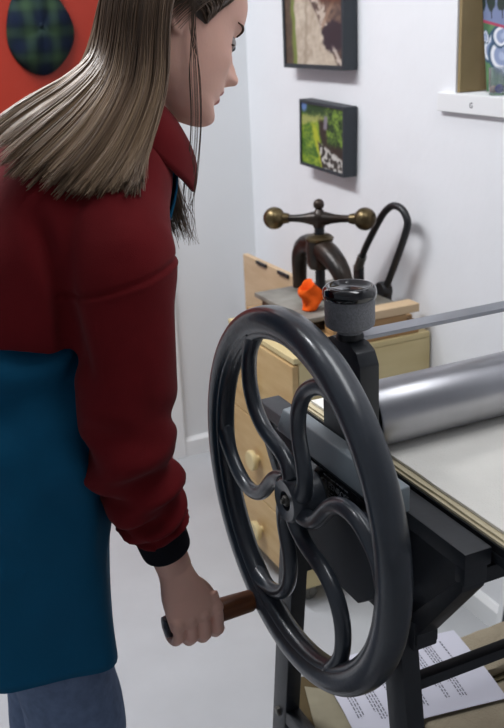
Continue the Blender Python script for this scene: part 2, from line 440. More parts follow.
# tartan cap on the orange door
def tartan():
    m = bpy.data.materials.new('tartan wool'); m.use_nodes = True; N = m.node_tree.nodes; L = m.node_tree.links
    bs = N['Principled BSDF']; bs.inputs['Roughness'].default_value = .95; bs.inputs['Specular IOR Level'].default_value = .1
    tc = N.new('ShaderNodeTexCoord'); prev = None
    for ax in ('X', 'Z'):
        w = N.new('ShaderNodeTexWave'); w.bands_direction = ax; w.inputs['Scale'].default_value = 4.2; w.inputs['Distortion'].default_value = .8
        L.new(tc.outputs['Object'], w.inputs['Vector'])
        r = N.new('ShaderNodeValToRGB'); r.color_ramp.elements[0].color = srgb(20, 28, 46); r.color_ramp.elements[1].color = srgb(48, 66, 48)
        e = r.color_ramp.elements.new(.5); e.color = srgb(24, 34, 38)
        L.new(w.outputs['Color'], r.inputs['Fac'])
        if prev is None: prev = r
        else:
            mx = N.new('ShaderNodeMixRGB'); mx.inputs['Fac'].default_value = .5
            L.new(prev.outputs['Color'], mx.inputs[1]); L.new(r.outputs['Color'], mx.inputs[2]); L.new(mx.outputs['Color'], bs.inputs['Base Color'])
    return m
capm = tartan()
capx, capz, cy = .703, 1.492, WY-.012
hat = thing('flat_cap', (capx, cy-.03, capz-.12), 'dark green and navy tartan flat cap hanging on the orange door', 'cap')
vs, fs = [], []
nn_, mm_ = 48, 14
out = lambda a: (.096*(1+.05*math.cos(2*a)-.08*math.sin(a)+.05*math.cos(3*a+.5)), .128*(1+.03*math.sin(3*a)))
for i in range(mm_+1):
    t = PI/2*i/mm_
    for k in range(nn_):
        a = 2*PI*k/nn_; rx, rz = out(a)
        s = math.cos(t)**.75; dep = .05*math.sin(t)+.006*math.sin(5*a)*math.sin(2*t)
        vs.append(V(capx+rx*s*math.cos(a), cy-.002-dep+.0, capz+rz*s*math.sin(a)))
for i in range(mm_):
    for k in range(nn_): fs.append((i*nn_+k, i*nn_+(k+1) % nn_, (i+1)*nn_+(k+1) % nn_, (i+1)*nn_+k))
fs += [tuple(range(nn_)), tuple(mm_*nn_+k for k in range(nn_))]
mk('crown', (vs, fs), capm, hat)
pk = [(math.cos(a)*.07, math.sin(a)*.03) for a in np.linspace(0, PI, 20)]
vis = []
for (px, pz) in pk: vis.append((capx+px-.005, capz+.098+pz*1.2))
mk('peak', prism(vis, 1, cy-.036, cy-.026, .002), capm, hat)
mk('button', ball((capx-.004, cy-.054, capz+.01), (.007, .004, .007), 16, 8), capm, hat)

# ------------------------------------------------------------------ drawer cabinet and what stands on it
CX0, CX1, CY0, CY1, CZ0, CZ1 = .978, WX-.006, 1.930, 2.322, .06, .715
cab = thing('drawer_cabinet', ((CX0+CX1)/2, (CY0+CY1)/2, 0), 'low plywood drawer cabinet on castors by the right wall', 'cabinet')
mk('carcass', join(box((CX0+.018, CY0, CZ0), (CX1, CY0+.015, CZ1-.016)), box((CX0+.018, CY1-.015, CZ0), (CX1, CY1, CZ1-.016)), box((CX0+.018, CY0+.015, CZ0), (CX1, CY1-.015, CZ0+.015)), box((CX1-.012, CY0+.015, CZ0+.015), (CX1, CY1-.015, CZ1-.016))), M['ply2'], cab, smooth=False)
mk('top_panel', box((CX0+.004, CY0, CZ1-.015), (CX1, CY1, CZ1), .002), M['ply2'], cab, smooth=False)
zs = [CZ0+.002, .235, .468, CZ1-.018]
for k in range(3):
    dr = mk('drawer', box((CX0, CY0+.001, zs[k]+.002), (CX0+.017, CY1-.001, zs[k+1]-.002), .0015), M['ply'], cab, smooth=False)
    zc = [.137, .357, .580][k]
    mk('knob', lathe([(0, 0), (.010, 0), (.012, -.012), (.027, -.014), (.029, -.018), (.029, -.026), (.026, -.029), (0, -.029)], (CX0, 2.152, zc), 0, 28), M['ply2'], dr, angle=40)
for x in (CX0+.05, CX1-.05):
    for y in (CY0+.04, CY1-.04):
        mk('castor', join(lathe([(0, -.009), (.018, -.009), (.021, -.006), (.021, .006), (.018, .009), (0, .009)], (x, y, .021), 1, 24), box((x-.012, y-.013, .036), (x+.012, y+.013, CZ0), .002), box((x-.006, y-.012, .02), (x+.006, y-.0095, .04)), box((x-.006, y+.0095, .02), (x+.006, y+.012, .04))), M['bolt'], cab, angle=40)

# tall panel behind the cabinet
pan = mk('plywood_panel', box((1.235, 2.335, .0), (1.253, 2.765, .775), .002), M['ply3'], origin=(1.244, 2.55, 0), smooth=False)
tagit(pan, 'pale plywood panel standing upright behind the drawer cabinet near the corner', 'panel')
for k, y in enumerate((2.62, 2.47)):
    hk = mk('hinge', box((1.228, y-.035, .766), (1.2349, y+.035, .7765), .001), M['blackmatt'], pan, smooth=False)

# boards under and beside the book press
def plank(name, a, b, label, m, group='loose boards on the drawer cabinet'):
    o = mk(name, box(a, b, .002), m, origin=((a[0]+b[0])/2, (a[1]+b[1])/2, a[2]), smooth=False); return tagit(o, label, 'board', group)
plank('wood_board', (1.03, 1.936, CZ1+.001), (1.350, 1.984, CZ1+.032), 'thick brown timber board lying across the near edge of the cabinet top', M['plank'])
plank('wood_board', (1.03, 1.990, CZ1+.001), (1.366, 2.300, CZ1+.032), 'wide timber board under the iron book press', M['plank'])
plank('wood_board', (1.10, 1.940, CZ1+.033), (1.315, 1.984, CZ1+.055), 'middle brown board of the pile at the near edge of the cabinet', M['plank'])
plank('wood_board', (1.12, 1.938, CZ1+.056), (1.352, 1.986, CZ1+.078), 'pale topmost board of the pile at the near edge of the cabinet', M['ply3'])

# copying press (book press)
BZ = CZ1+.033
bp = thing('book_press', (1.17, 2.17, BZ), 'antique iron book press with brass ball handle on the cabinet', 'book press')
mk('base_plate', box((1.050, 1.992, BZ+.027), (1.318, 2.288, BZ+.040), .003), M['greyiron'], bp, angle=30)
mk('plinth', box((1.066, 2.004, BZ), (1.312, 2.276, BZ+.0268), .004), M['oldiron'], bp, angle=30)
pc = V(1.182, 2.150, 0)
AY, AZ = pc.y, BZ                               # the arch stands along y
arch = [(2.268, .038), (2.268, .09), (2.262, .130), (2.238, .160), (2.200, .173), (pc.y, .174), (2.100, .164), (2.055, .142), (2.028, .112), (2.018, .075), (2.018, .038)]
ap = [V(pc.x, p[0], BZ+p[1]) for p in smooth_path(arch, 5)]
mk('arch', tube(ap, [.020+.011*(abs(math.sin(PI*i/(len(ap)-1)))**2) for i in range(len(ap))], 16, flat=(1.0, .95)), M['oldiron'], bp)
mk('boss', lathe([(0, .118), (.028, .118), (.034, .130), (.037, .175), (.033, .192), (.024, .198), (.024, .204), (.014, .206), (0, .206)], (pc.x, pc.y, BZ), 2, 32), M['oldiron'], bp, angle=40)
mk('collar', lathe([(.012, .196), (.036, .193), (.038, .200), (.028, .208), (.012, .210)], (pc.x, pc.y, BZ), 2, 32), M['brass'], bp, angle=40)
mk('screw', lathe([(0, .058), (.014, .058), (.014, .075)]+[(.0125+.0014*(k % 2), .078+.004*k) for k in range(41)]+[(.013, .245), (0, .245)], (pc.x, pc.y, BZ), 2, 24), M['blackmatt'], bp)
mk('platen', lathe([(0, .040), (.040, .040), (.042, .044), (.03, .052), (.02, .066), (0, .066)], (pc.x, pc.y, BZ), 2, 32), M['oldiron'], bp, angle=30)
hz = BZ+.250
hd = V(.76, -.65, 0).normalized()
# cross handle with brass balls
L_ = .100
hb = [pc+V(0, 0, hz)+hd*t for t in np.linspace(-L_, L_, 25)]
hr = [.0095+.0105*math.exp(-(t/.035)**2) for t in np.linspace(-L_, L_, 25)]
hm = mk('cross_handle', join(tube(hb, hr, 16), lathe([(0, -.022), (.015, -.022), (.019, -.01), (.021, .006), (.014, .018), (.008, .026), (0, .026)], (pc.x, pc.y, hz), 2, 24)), M['oldiron'], bp, angle=50)
for s in (-1, 1):
    mk('handle_ball', join(ball(pc+V(0, 0, hz)+hd*(s*(L_+.020)), .0295, 28, 18), tube([pc+V(0, 0, hz)+hd*(s*(L_-.02)), pc+V(0, 0, hz)+hd*(s*(L_-.004))], [.0125, .0155], 18)), M['brass'], hm, angle=60)
mk('finial', ball((pc.x, pc.y, hz+.037), .0145, 20, 14), M['oldiron'], hm)

# orange rag on the press bed
RX, RY = 1.098, 2.055
def rag():
    pts = []
    n, m = 26, 22
    vs = []
    for i in range(n):
        for j in range(m):
            u, v = i/(n-1)-.5, j/(m-1)
            ang = u*2*PI
            r = .021+.0035*math.sin(3*ang+v*5)+.003*math.sin(2*ang-v*7)+.006*math.sin(PI*v)
            vs.append(V(RX+r*math.cos(ang)*1.0+.008*math.sin(v*5), RY+r*math.sin(ang)*.9+.02*(v-.5)*0, BZ+.0425+.068*v*(1+.14*math.sin(ang+1.2))+.002*math.sin(ang*3+v*5)*v))
    fs = grid_faces(n, m)
    k = len(vs); rim = [i*m+m-1 for i in range(n)]
    # inward fold of the rolled top edge
    inner = []
    for i in rim: p = vs[i]; inner.append(p+V((RX-p.x)*.55, (RY-p.y)*.55, -.018))
    vs += inner
    fs += [(rim[i], rim[i+1], k+i+1, k+i) for i in range(n-1)]
    c = len(vs); vs.append(V(RX, RY, BZ+.053)); fs += [(k+i, k+i+1, c) for i in range(n-1)]
    return vs, fs
rg = mk('rag', rag(), M['rag'], origin=(RX, RY, BZ+.042))
so = rg.modifiers.new('thick', 'SOLIDIFY'); so.thickness = .003
sb = rg.modifiers.new('sub', 'SUBSURF'); sb.levels = sb.render_levels = 1
tagit(rg, 'crumpled orange cloth rag lying on the grey bed of the book press', 'rag')

# bent black lever tool behind the press
tl = thing('lever_tool', (1.33, 2.09, CZ1+.078), 'black loop handled lever tool standing at the wall behind the book press', 'tool')
lp = [(1.325, 2.190, .840), (1.326, 2.155, .900), (1.328, 2.092, .982), (1.330, 2.062, 1.014), (1.332, 2.030, 1.031), (1.334, 1.996, 1.028), (1.336, 1.976, 1.008), (1.336, 1.974, .985), (1.334, 2.000, .925), (1.331, 2.050, .830), (1.330, 2.064, .805)]
mk('loop_handle', tube([Vector(p) for p in smooth_path(lp, 6)], .0095, 14), M['blackmatt'], tl)
mk('pivot_block', join(lathe([(0, -.014), (.022, -.014), (.024, -.01), (.024, .01), (.022, .014), (0, .014)], (1.330, 2.072, .800), 0, 24), box((1.3195, 2.052, .763), (1.344, 2.092, .79), .004)), M['blackmatt'], tl, angle=40)
mk('ferrule', tube([(1.325, 2.194, .833), (1.3253, 2.172, .872)], .013, 16), M['bolt'], tl, angle=40)
mk('tool_base', join(box((1.3195, 2.050, CZ1+.034), (1.366, 2.27, CZ1+.048), .003), box((1.3195, 2.178, CZ1+.048), (1.336, 2.212, .842), .003)), M['blackmatt'], tl, angle=30)

# ------------------------------------------------------------------ etching press
HX, HY, HZ = .54, 1.074, .854
ep = thing('etching_press', (.87, HY, 0), 'dark grey etching press with a big spoked flywheel and steel roller', 'etching press')
# flywheel: rim turned about the axle
prof = []
for k in range(28):
    a = 2*PI*k/28
    prof.append((.2575+.0205*math.copysign(abs(math.cos(a))**.8, math.cos(a)), .021*math.copysign(abs(math.sin(a))**.8, math.sin(a))))
prof2 = [(.246, -.0165), (.237, -.0145), (.2315, -.008), (.2315, .008), (.237, .0145), (.246, .0165)]
wh = mk('flywheel', join(lathe(prof, (HX, HY, HZ), 0, 128, True), lathe(prof2, (HX, HY, HZ), 0, 128, True)), M['iron'], ep)
sprof = [(.030, -46), (.050, -33), (.078, -13), (.10, -3.5), (.122, .5), (.15, .5), (.178, -3), (.20, -8), (.22, -14), (.234, -19.5), (.247, -25)]
for k in range(6):
    ph = 20+60*k
    pts = []
    for r, a in smooth_path(sprof, 5):
        t = math.radians(ph+a); pts.append(V(HX, HY-r*math.cos(t), HZ+r*math.sin(t)))
    n_ = len(pts)
    rr = [.0118+.0055*max(0, (i/(n_-1)-.8)/.2)**1.5+.003*max(0, (.12-i/(n_-1))/.12) for i in range(n_)]
    mk('spoke', tube(pts, rr, 16, flat=(1.0, .95)), M['iron'], wh)
hub = mk('hub', lathe([(0, -.004), (.0145, -.004), (.0145, -.014), (.030, -.016), (.0335, -.013), (.0365, .004), (.0365, .032), (.033, .036), (0, .036)], (HX, HY, HZ), 0, 48), M['iron'], wh, angle=40)
mk('axle_bolt', lathe([(0, -.021), (.0035, -.021), (.004, -.017), (.0075, -.016), (.0085, -.014), (.0085, -.003), (0, -.003)], (HX, HY, HZ), 0, 6), M['bolt'], wh, angle=35)
HDY, HDZ = 1.1955, .6195
mk('handle', lathe([(0, 0), (.0155, 0), (.0175, -.004), (.0185, -.04), (.0192, -.075), (.0182, -.10), (.0172, -.130), (.0174, -.138), (0, -.138)][::1], (.520, HDY, HDZ), 0, 32), M['woodhandle'], wh, angle=60)
for hc in (lathe([(0, -.002), (.0135, -.002), (.0145, .002), (.0145, .02), (0, .02)], (.516, HDY, HDZ), 0, 24), lathe([(0, -.139), (.0165, -.139), (.0175, -.141), (.0165, -.150), (.0, -.152)], (.520, HDY, HDZ), 0, 24)): mk('handle_collar', hc, M['blackmatt'], wh, angle=40)
mk('axle', lathe([(.0, 0), (.019, 0), (.019, .65), (0, .65)], (HX, HY, HZ), 0, 24), M['bolt'], ep, angle=40)

# side frames
def side_frame(xa, xb, sgn):
    zt, zb = .892, .868
    y0, y1 = .785, 1.352
    parts = []
    # plate web
    web = [(y0+.012, zb+.004), (y1-.012, zb+.004), (y1-.012, .850), (1.262, .738), (1.258, .70), (.890, .70), (.886, .738), (y0+.012, .850)]
    xm = xa+.011 if sgn < 0 else xb-.011
    parts.append(prism(web, 0, min(xm, xm+.010*-sgn), max(xm, xm+.010*-sgn)))
    # top flange (beam), leaving the tower to pass through
    parts.append(box((xa, y0, zb), (xb+.006, y1, zt), .003))
    for y in (y0, y1-.02): parts.append(box((xa, y, .846), (xb, y+.02, zb+.004), .003))
    # diagonal flanges
    for ya, yb2 in ((y0+.004, .893), (y1-.004, 1.255)):
        d = 1 if yb2 > ya else -1
        poly = [(ya, .860), (ya, .838), (yb2-.012*d, .716), (yb2+.016*d, .728)]
        parts.append(prism(poly, 0, xa, xb, .003))
    for y in (.884, 1.212): parts.append(box((xa-.002, y, .690), (xb+.002, y+.052, .735), .003))
    parts.append(box((xa, .88, .70), (xb, 1.268, .718), .002))
    return join(*parts)
FA, FB = .618, .652
for xa, xb, sg in ((FA, FB, -1), (1.18, 1.214, 1)):
    sf = mk('side_frame', side_frame(xa, xb, sg), M['iron_dark'], ep, angle=30)
    # tower
    tw = [(1.024, .875), (1.024, 1.052), (1.034, 1.069), (1.052, 1.077), (1.098, 1.077), (1.116, 1.069), (1.128, 1.052), (1.128, .875)]
    to = mk('tower', prism(tw, 0, xa+.002, xb-.001, .0025), M['iron_dark'], ep, angle=25)
    kx = (xa+xb)/2
    kn = mk('pressure_knob', lathe([(0, .0), (.0155, 0), (.0175, .003), (.0175, .014), (.019, .016), (.030, .017), (.0338, .020), (.0345, .024), (.0345, .058), (0, .058)], (kx, HY, 1.0775), 2, 48), M['knurl'], ep, angle=40)
    mk('knob_cap', lathe([(0, .056), (.032, .056), (.0362, .059), (.0372, .065), (.0362, .071), (.033, .075), (.029, .0755), (.026, .072), (.010, .0705), (0, .070)], (kx, HY, 1.0775), 2, 48), M['black'], kn, angle=60)
    mk('knob_stem', lathe([(0, -.001), (.0185, -.001), (.0195, .004), (.016, .012), (.016, .018), (0, .018)], (kx, HY, 1.0775), 2, 32), M['blackmatt'], kn, angle=40)

mk('tie_bar', box((.648, 1.062, 1.074), (1.185, 1.092, 1.080), .001), M['barsteel'], ep, smooth=False)
# legs: splayed square posts
def leg(xa, xb, s):
    off = lambda z: .195+.15*(.59-z)
    z1, z0 = .735, .0
    w = .050; vs = []
    for z in (z0, z1):
        yo = HY+s*off(z); yi = yo-s*w
        vs += [V(xa, yo, z), V(xb, yo, z), V(xb, yi, z), V(xa, yi, z)]
    fs = [(0, 3, 2, 1), (4, 5, 6, 7), (0, 1, 5, 4), (1, 2, 6, 5), (2, 3, 7, 6), (3, 0, 4, 7)]
    return bevelled((vs, fs), .003)
for xa in (.602, 1.199):
    for s in (-1, 1):
        lg = mk('leg', leg(xa, xa+.029, s), M['iron_dark'], ep, angle=30)
        for zz in (.545, .30):
            yo = HY+s*(.195+.15*(.59-zz)-.025)
            bx = xa if xa < .8 else xa+.029
            sg = -1 if xa < .8 else 1
            mk('leg_bolt', lathe([(0, 0), (.009, 0), (.009, sg*.005), (.006, sg*.007), (0, sg*.007)], (bx, yo, zz), 0, 6), M['bolt'], lg, angle=30)
        mk('leg_foot', box((xa-.01, HY+s*.284-.035-s*.025, 0), (xa+.044, HY+s*.284+.035-s*.025, .012), .003), M['iron_dark'], lg, angle=30)
# rails
for s in (-1, 1):
    yy = HY+s*(.195-.025-.0)
    zz = .622
    mk('rail', box((.63, yy-.010, zz-.009), (1.20, yy+.010, zz+.009), .003), M['iron_dark'], ep, angle=30)
for s in (-1, 1): mk('cross_bar', box((FB-.004, HY+s*.268-.012, .836), (1.184, HY+s*.268+.012, .858), .002), M['iron_dark'], ep, angle=30)
for xa in (.603, 1.199):
    mk('rail', box((xa, HY-.235, .285), (xa+.028, HY+.235, .315), .003), M['iron_dark'], ep, angle=30)
for yy in (HY-.205, HY+.02):
    mk('rail', box((.631, yy-.012, .250), (1.199, yy+.012, .273), .003), M['iron_dark'], ep, angle=30)

# gear housing on the outside of the near frame
gp = [(.918, .893), (1.230, .893), (1.230, .775), (1.165, .715), (.985, .715), (.918, .765)]
gc = mk('gear_cover', prism(gp, 0, .590, .6175, .003), M['cover_dark'], ep, angle=30)
gt = mk('cover_cap', prism([(.587, .8935), (.587, .905), (.597, .929), (.6195, .931), (.6195, .8935)], 1, .902, 1.215, .003, 3), M['cover'], ep, angle=30)
npl = mk('nameplate', box((.5865, .940, .840), (.5899, 1.130, .889), .001), M['black'], gc, smooth=False)
lt = []
def plate_text(txt, size, y, z):
    return xform(text_mesh(txt, size), Matrix.Translation((.5863, y, z)) @ Euler((PI/2, 0, -PI/2)).to_matrix().to_4x4())
lets = [plate_text('R PENROSE', .0135, 1.068, .868)]
# worn, unreadable small print lines
for (z, y0, y1) in ((.883, 1.07, 1.00), (.861, 1.072, 1.00), (.856, 1.072, 1.02)):
    y = y0
    while y > y1:
        w = rnd.uniform(.006, .014); lets.append(box((.5860, y-w, z), (.5864, y, z+.0018))); y -= w+.003
mk('lettering', join(*lets), mat('worn plate lettering', srgb(118, 120, 122), .5), gc, smooth=False)
for y, z in ((1.122, .883), (.948, .883), (1.122, .846), (.948, .846)):
    mk('screw_head', lathe([(0, 0), (.004, 0), (.003, -.002), (0, -.002)], (.5865, y, z), 0, 12), M['bolt'], gc)

# rollers, bed
mk('roller', lathe([(0, 0), (.0455, 0), (.0475, .003), (.0475, .511), (.0455, .514), (0, .514)], (.659, HY, .9545), 0, 96), M['steel'], ep, angle=40)
mk('roller_journal', lathe([(0, 0), (.02, 0), (.02, .54), (0, .54)], (.645, HY, .9545), 0, 24), M['bolt'], ep, angle=40)
mk('roller', lathe([(0, 0), (.038, 0), (.040, .003), (.040, .511), (.038, .514), (0, .514)], (.659, HY, .840), 0, 64), M['steel'], ep, angle=40)
mk('bed_plate', box((.662, .50, .882), (1.172, 1.290, .894), .001), M['blackmatt'], ep, smooth=False)
for xa in (.662, 1.160): mk('bed_rail', box((xa, .50, .868), (xa+.012, 1.29, .8815), .001), M['iron_dark'], ep, smooth=False)

# felt blankets on the bed
def blanket(name, x0, x1, y0, y1, z0, th, label, m, sd, curl=0):
    nu, nv = 30, 60
    vs = []
    for s in (0, 1):
        for i in range(nu):
            for j in range(nv):
                u, v = i/(nu-1), j/(nv-1)
                x = x0+(x1-x0)*u+.0015*noise.noise((v*9, sd, 0))*(1 if u < .5 else -1)
                y = y0+(y1-y0)*v
                lift = curl*math.exp(-((u)/.05)**2)*(.5+.5*noise.noise((v*4, sd+3, 0)))
                vs.append(V(x, y, z0+lift+(th if s else 0)))
    n = nu*nv
    fs = [f[::-1] for f in grid_faces(nu, nv)]+[tuple(i+n for i in f) for f in grid_faces(nu, nv)]
    rim = [i*nv for i in range(nu)]+[(nu-1)*nv+j for j in range(1, nv)]+[i*nv+nv-1 for i in range(nu-2, -1, -1)]+[j for j in range(nv-2, 0, -1)]
    fs += [(rim[k], rim[(k+1) % len(rim)], rim[(k+1) % len(rim)]+n, rim[k]+n) for k in range(len(rim))]
    o = mk(name, (vs, fs), m, origin=((x0+x1)/2, (y0+y1)/2, z0), angle=50)
    return tagit(o, label, 'felt blanket', 'felt blankets on the press bed')
blanket('felt_blanket', .664, 1.168, .53, 1.280, .8945, .0035, 'yellowed bottom felt blanket directly on the press bed', M['felt2'], 1)
blanket('felt_blanket', .668, 1.167, .535, 1.276, .8985, .003, 'thin cream felt blanket in the middle of the stack on the press bed', M['felt2'], 5)
blanket('felt_blanket', .676, 1.166, .54, 1.270, .9020, .004, 'clean cream felt blanket on top of the stack under the roller', M['felt'], 9, .0008)

# ------------------------------------------------------------------ things on the lower rails of the press
sh = mk('shelf_board', prism([(.634, .86), (1.147, .86), (1.147, 1.300), (1.005, 1.300), (.99, 1.345), (.80, 1.33), (.72, 1.318), (.686, 1.347), (.660, 1.27), (.634, 1.19)], 2, .2762, .2795, .001), M['stained'], origin=(.92, 1.12, .2762), smooth=False)
tagit(sh, 'stained pale board laid as a shelf across the lower rails of the press', 'board')
def soft_sheet(name, x0, x1, y0, y1, z0, th, m, label, sd, amp=.004, cat='felt'):
    nu, nv = 40, 40; vs = []
    for s in (0, 1):
        for i in range(nu):
            for j in range(nv):
                u, v = i/(nu-1), j/(nv-1)
                e = min(u, 1-u, v, 1-v)
                rnd_ = th*.5*(1-min(1, e/.03)**.5)
                w = abs(noise.noise((u*3+sd, v*3, 0)))*amp
                vs.append(V(x0+(x1-x0)*u, y0+(y1-y0)*v, z0+(w+th-rnd_ if s else min(w, .6*amp)*0+rnd_*.9)))
    n = nu*nv
    fs = [f[::-1] for f in grid_faces(nu, nv)]+[tuple(i+n for i in f) for f in grid_faces(nu, nv)]
    rim = [i*nv for i in range(nu)]+[(nu-1)*nv+j for j in range(1, nv)]+[i*nv+nv-1 for i in range(nu-2, -1, -1)]+[j for j in range(nv-2, 0, -1)]
    fs += [(rim[k], rim[(k+1) % len(rim)], rim[(k+1) % len(rim)]+n, rim[k]+n) for k in range(len(rim))]
    o = mk(name, (vs, fs), m, origin=((x0+x1)/2, (y0+y1)/2, z0), angle=60)
    return tagit(o, label, cat)
bc = mk('card_sheet', prism([(.634, .87), (.95, .87), (.95, 1.32), (.74, 1.36), (.668, 1.392), (.645, 1.30), (.634, 1.24)], 2, .2735, .2757, .0005), M['kraftdark'], origin=(.8, 1.12, .2735), smooth=False)
tagit(bc, 'brown card sheet sticking out under the stained board below the flywheel', 'card')
SZ = .280
crd = mk('card_sheet', box((.985, 1.18, SZ), (1.147, 1.318, SZ+.004), .001), M['olive'], origin=(1.12, 1.25, SZ), smooth=False)
tagit(crd, 'olive brown card sheet under the folded felt on the press shelf', 'card')
soft_sheet('folded_felt', .975, 1.146, 1.19, 1.305, SZ+.0045, .018, M['tan'], 'folded tan felt at the back right of the press shelf', 3, .004)
soft_sheet('folded_felt', .82, 1.146, .88, 1.168, SZ, .012, M['tan'], 'flat tan felt piece nearest the front of the press shelf under the printed page', 8, .003)
# printed sheet
PZ = SZ+.0245
def on_paper(u, v, h=0):      # u along the long edge (0..1), v along the short edge
    c0 = V(.728, 1.372, PZ); ev = V(-.153, -.988, 0).normalized(); eu = V(.988, -.153, 0).normalized()
    p = c0+eu*(.297*u)+ev*(.21*v)
    return V(p.x, p.y, PZ-.008*st(.5, 0, u)-.006*st(.6, 1, v)+.001*math.sin(u*4)+h)
nu, nv = 30, 22
ps = thing('printed_sheet', (.86, 1.25, PZ), 'white printed page lying on the felt under the press', 'paper')
g0 = [on_paper(i/(nu-1), j/(nv-1)) for i in range(nu) for j in range(nv)]; g1 = [p+V(0, 0, .0004) for p in g0]
gf = grid_faces(nu, nv); n0 = nu*nv
mk('page', (g0+g1, [f[::-1] for f in gf]+[tuple(i+n0 for i in f) for f in gf]), M['paper'], ps)
lines = []
rp = random.Random(3)
def tline(u, v0, v1, wdt=.0075):
    v = v0
    while v < v1:
        w = rp.uniform(.014, .05)
        w = min(w, v1-v)
        a, b_ = on_paper(u, v, .0008), on_paper(u, v+w, .0008)
        c_, d_ = on_paper(u+wdt, v+w, .0008), on_paper(u+wdt, v, .0008)
        lines.append(([a, b_, c_, d_], [(0, 1, 2, 3)])); v += w+.012
tline(.845, .12, .62, .010)
for u0, n_, a, b_ in ((.765, 4, .10, .88), (.655, 3, .10, .86), (.56, 1, .1, .7), (.50, 4, .10, .88), (.385, 5, .10, .9), (.23, 4, .1, .88), (.10, 3, .1, .8)):
    for k in range(n_): tline(u0-.018*k, a, b_-(.25*rp.random() if k == n_-1 else .02*rp.random()), .008)
mk('text_lines', join(*lines), M['ink'], ps, smooth=False)

# ------------------------------------------------------------------ the person
PY = 1.33                                       # middle plane of the body
HS = 1.0                                       # head scale
T0 = V(.494, PY, 1.482)                         # between the ears
Rh = Matrix.Translation(T0) @ Matrix.Rotation(math.radians(-5), 4, 'Z') @ Matrix.Rotation(math.radians(27), 4, 'Y') @ Matrix.Rotation(math.radians(-17), 4, 'X') @ Matrix.Scale(HS, 4)
# outline of the head (level, facing +x, origin between the ear holes): z, front x, back x, half width
HK = [(-.106, .078, .040, .012), (-.102, .090, .020, .026), (-.094, .0965, .000, .036), (-.080, .0965, -.030, .048), (-.066, .094, -.048, .056), (-.050, .0965, -.060, .061),
      (-.034, .097, -.068, .0645), (-.018, .096, -.075, .067), (0, .094, -.081, .069), (.018, .0935, -.085, .0705), (.034, .0965, -.087, .0715), (.048, .1015, -.087, .0725),
      (.064, .102, -.085, .073), (.080, .098, -.080, .0715), (.096, .088, -.070, .066), (.110, .072, -.055, .055), (.121, .050, -.036, .040), (.128, .024, -.012, .020)]
def gs(x, s): return math.exp(-(x/s)**2)
def head_point(a, z, fx, bx, w):
    ca, sa = math.cos(a), math.sin(a)
    mx = .012 if z > -.07 else .012+.03*min(1, (-.07-z)/.03)
    ex = 2.25 if ca > 0 else 2.1
    cx = math.copysign(abs(ca)**(2/ex), ca); sx = math.copysign(abs(sa)**(2/ex), sa)
    x = mx+(fx-mx)*cx if ca > 0 else mx+(mx-bx)*cx
    y = w*sx
    if ca > 0:
        ay = abs(y)
        f = 0
        # nose ridge
        nzp = {.042: .0, .030: .001, .020: .0045, .006: .0115, -.008: .020, -.018: .0262, -.0245: .0252, -.031: .0145, -.036: .004, -.041: 0}
        ks = sorted(nzp); h = 0
        if ks[0] < z < ks[-1]:
            for i in range(len(ks)-1):
                if ks[i] <= z <= ks[i+1]:
                    t = (z-ks[i])/(ks[i+1]-ks[i]); t = t*t*(3-2*t); h = nzp[ks[i]]*(1-t)+nzp[ks[i+1]]*t
        wn = .0085+.0065*gs(z+.025, .014)
        f += h*math.exp(-(ay/wn)**2.6)
        f += .005*gs(ay-.0135, .0055)*gs(z+.026, .008)            # nostril wings
        # lips
        f += .0070*gs(z+.0475, .0055)*math.exp(-(ay/.021)**3)
        f += .0080*gs(z+.0615, .006)*math.exp(-(ay/.019)**3)
        f -= .0020*gs(z+.0545, .0022)*math.exp(-(ay/.022)**3)
        f -= .0040*gs(z+.073, .007)*math.exp(-(ay/.025)**2)
        f += .0030*gs(z+.040, .005)*gs(ay, .02)
        # chin
        f += .0055*gs(z+.088, .011)*math.exp(-(ay/.018)**2)
        # sockets, lids, brow
        f -= .0085*gs(z-.022, .011)*gs(ay-.031, .0145)
        f -= .004*gs(z-.024, .010)*gs(ay-.016, .008)
        f += .0078*gs(z-.0175, .0080)*gs(ay-.032, .0120)
        f += .0028*gs(z-.041, .007)*gs(ay-.031, .020)
        # cheeks
        f += .0055*gs(z+.012, .020)*gs(ay-.042, .018)
        f -= .0020*gs(z+.045, .018)*gs(ay-.044, .014)
        x += f
    return V(x, y, z)
def head_mesh(off=0, nz_=110, na=120):
    hk = smooth_path(HK, 14)
    zz = np.array([h[0] for h in hk]); o = np.argsort(zz); A = np.array(hk)[o]
    zs_ = np.concatenate([np.linspace(-.106, .115, nz_), .115+.0135*np.sin(np.linspace(0, PI/2, 12))[1:]])
    vs = []
    for z in zs_:
        fx, bx, w = [np.interp(z, A[:, 0], A[:, k]) for k in (1, 2, 3)]
        for k in range(na): vs.append(head_point(2*PI*k/na, z, fx, bx, w))
    m = len(zs_); fs = [(i*na+k, i*na+(k+1) % na, (i+1)*na+(k+1) % na, (i+1)*na+k) for i in range(m-1) for k in range(na)]
    fs += [tuple(range(na))[::-1], tuple((m-1)*na+k for k in range(na))]
    return vs, fs
HEAD_L = head_mesh()
HEAD = xform(HEAD_L, Rh)
def ear(s):
    e = []
    rim = [(-.004, .030), (.008, .036), (-.012, .038), (-.028, .028), (-.031, .008), (-.022, -.012), (-.010, -.026), (.000, -.028), (.003, -.016)]
    p = [V(x, s*(.0735+.012*max(0, -x/.03)), z) for x, z in rim[1:]]
    e.append(tube([Vector(q) for q in smooth_path([tuple(q) for q in p], 4)], .0048, 10))
    e.append(ball((-.010, s*.0735, .004), (.017, .0055, .026), 20, 12))
    e.append(ball((-.004, s*.0745, -.022), (.009, .005, .010), 16, 10))
    return join(*e)
EARS = xform(join(ear(-1), ear(1)), Rh @ Matrix.Translation((-.004, 0, .007)) @ Matrix.Scale(.9, 4))

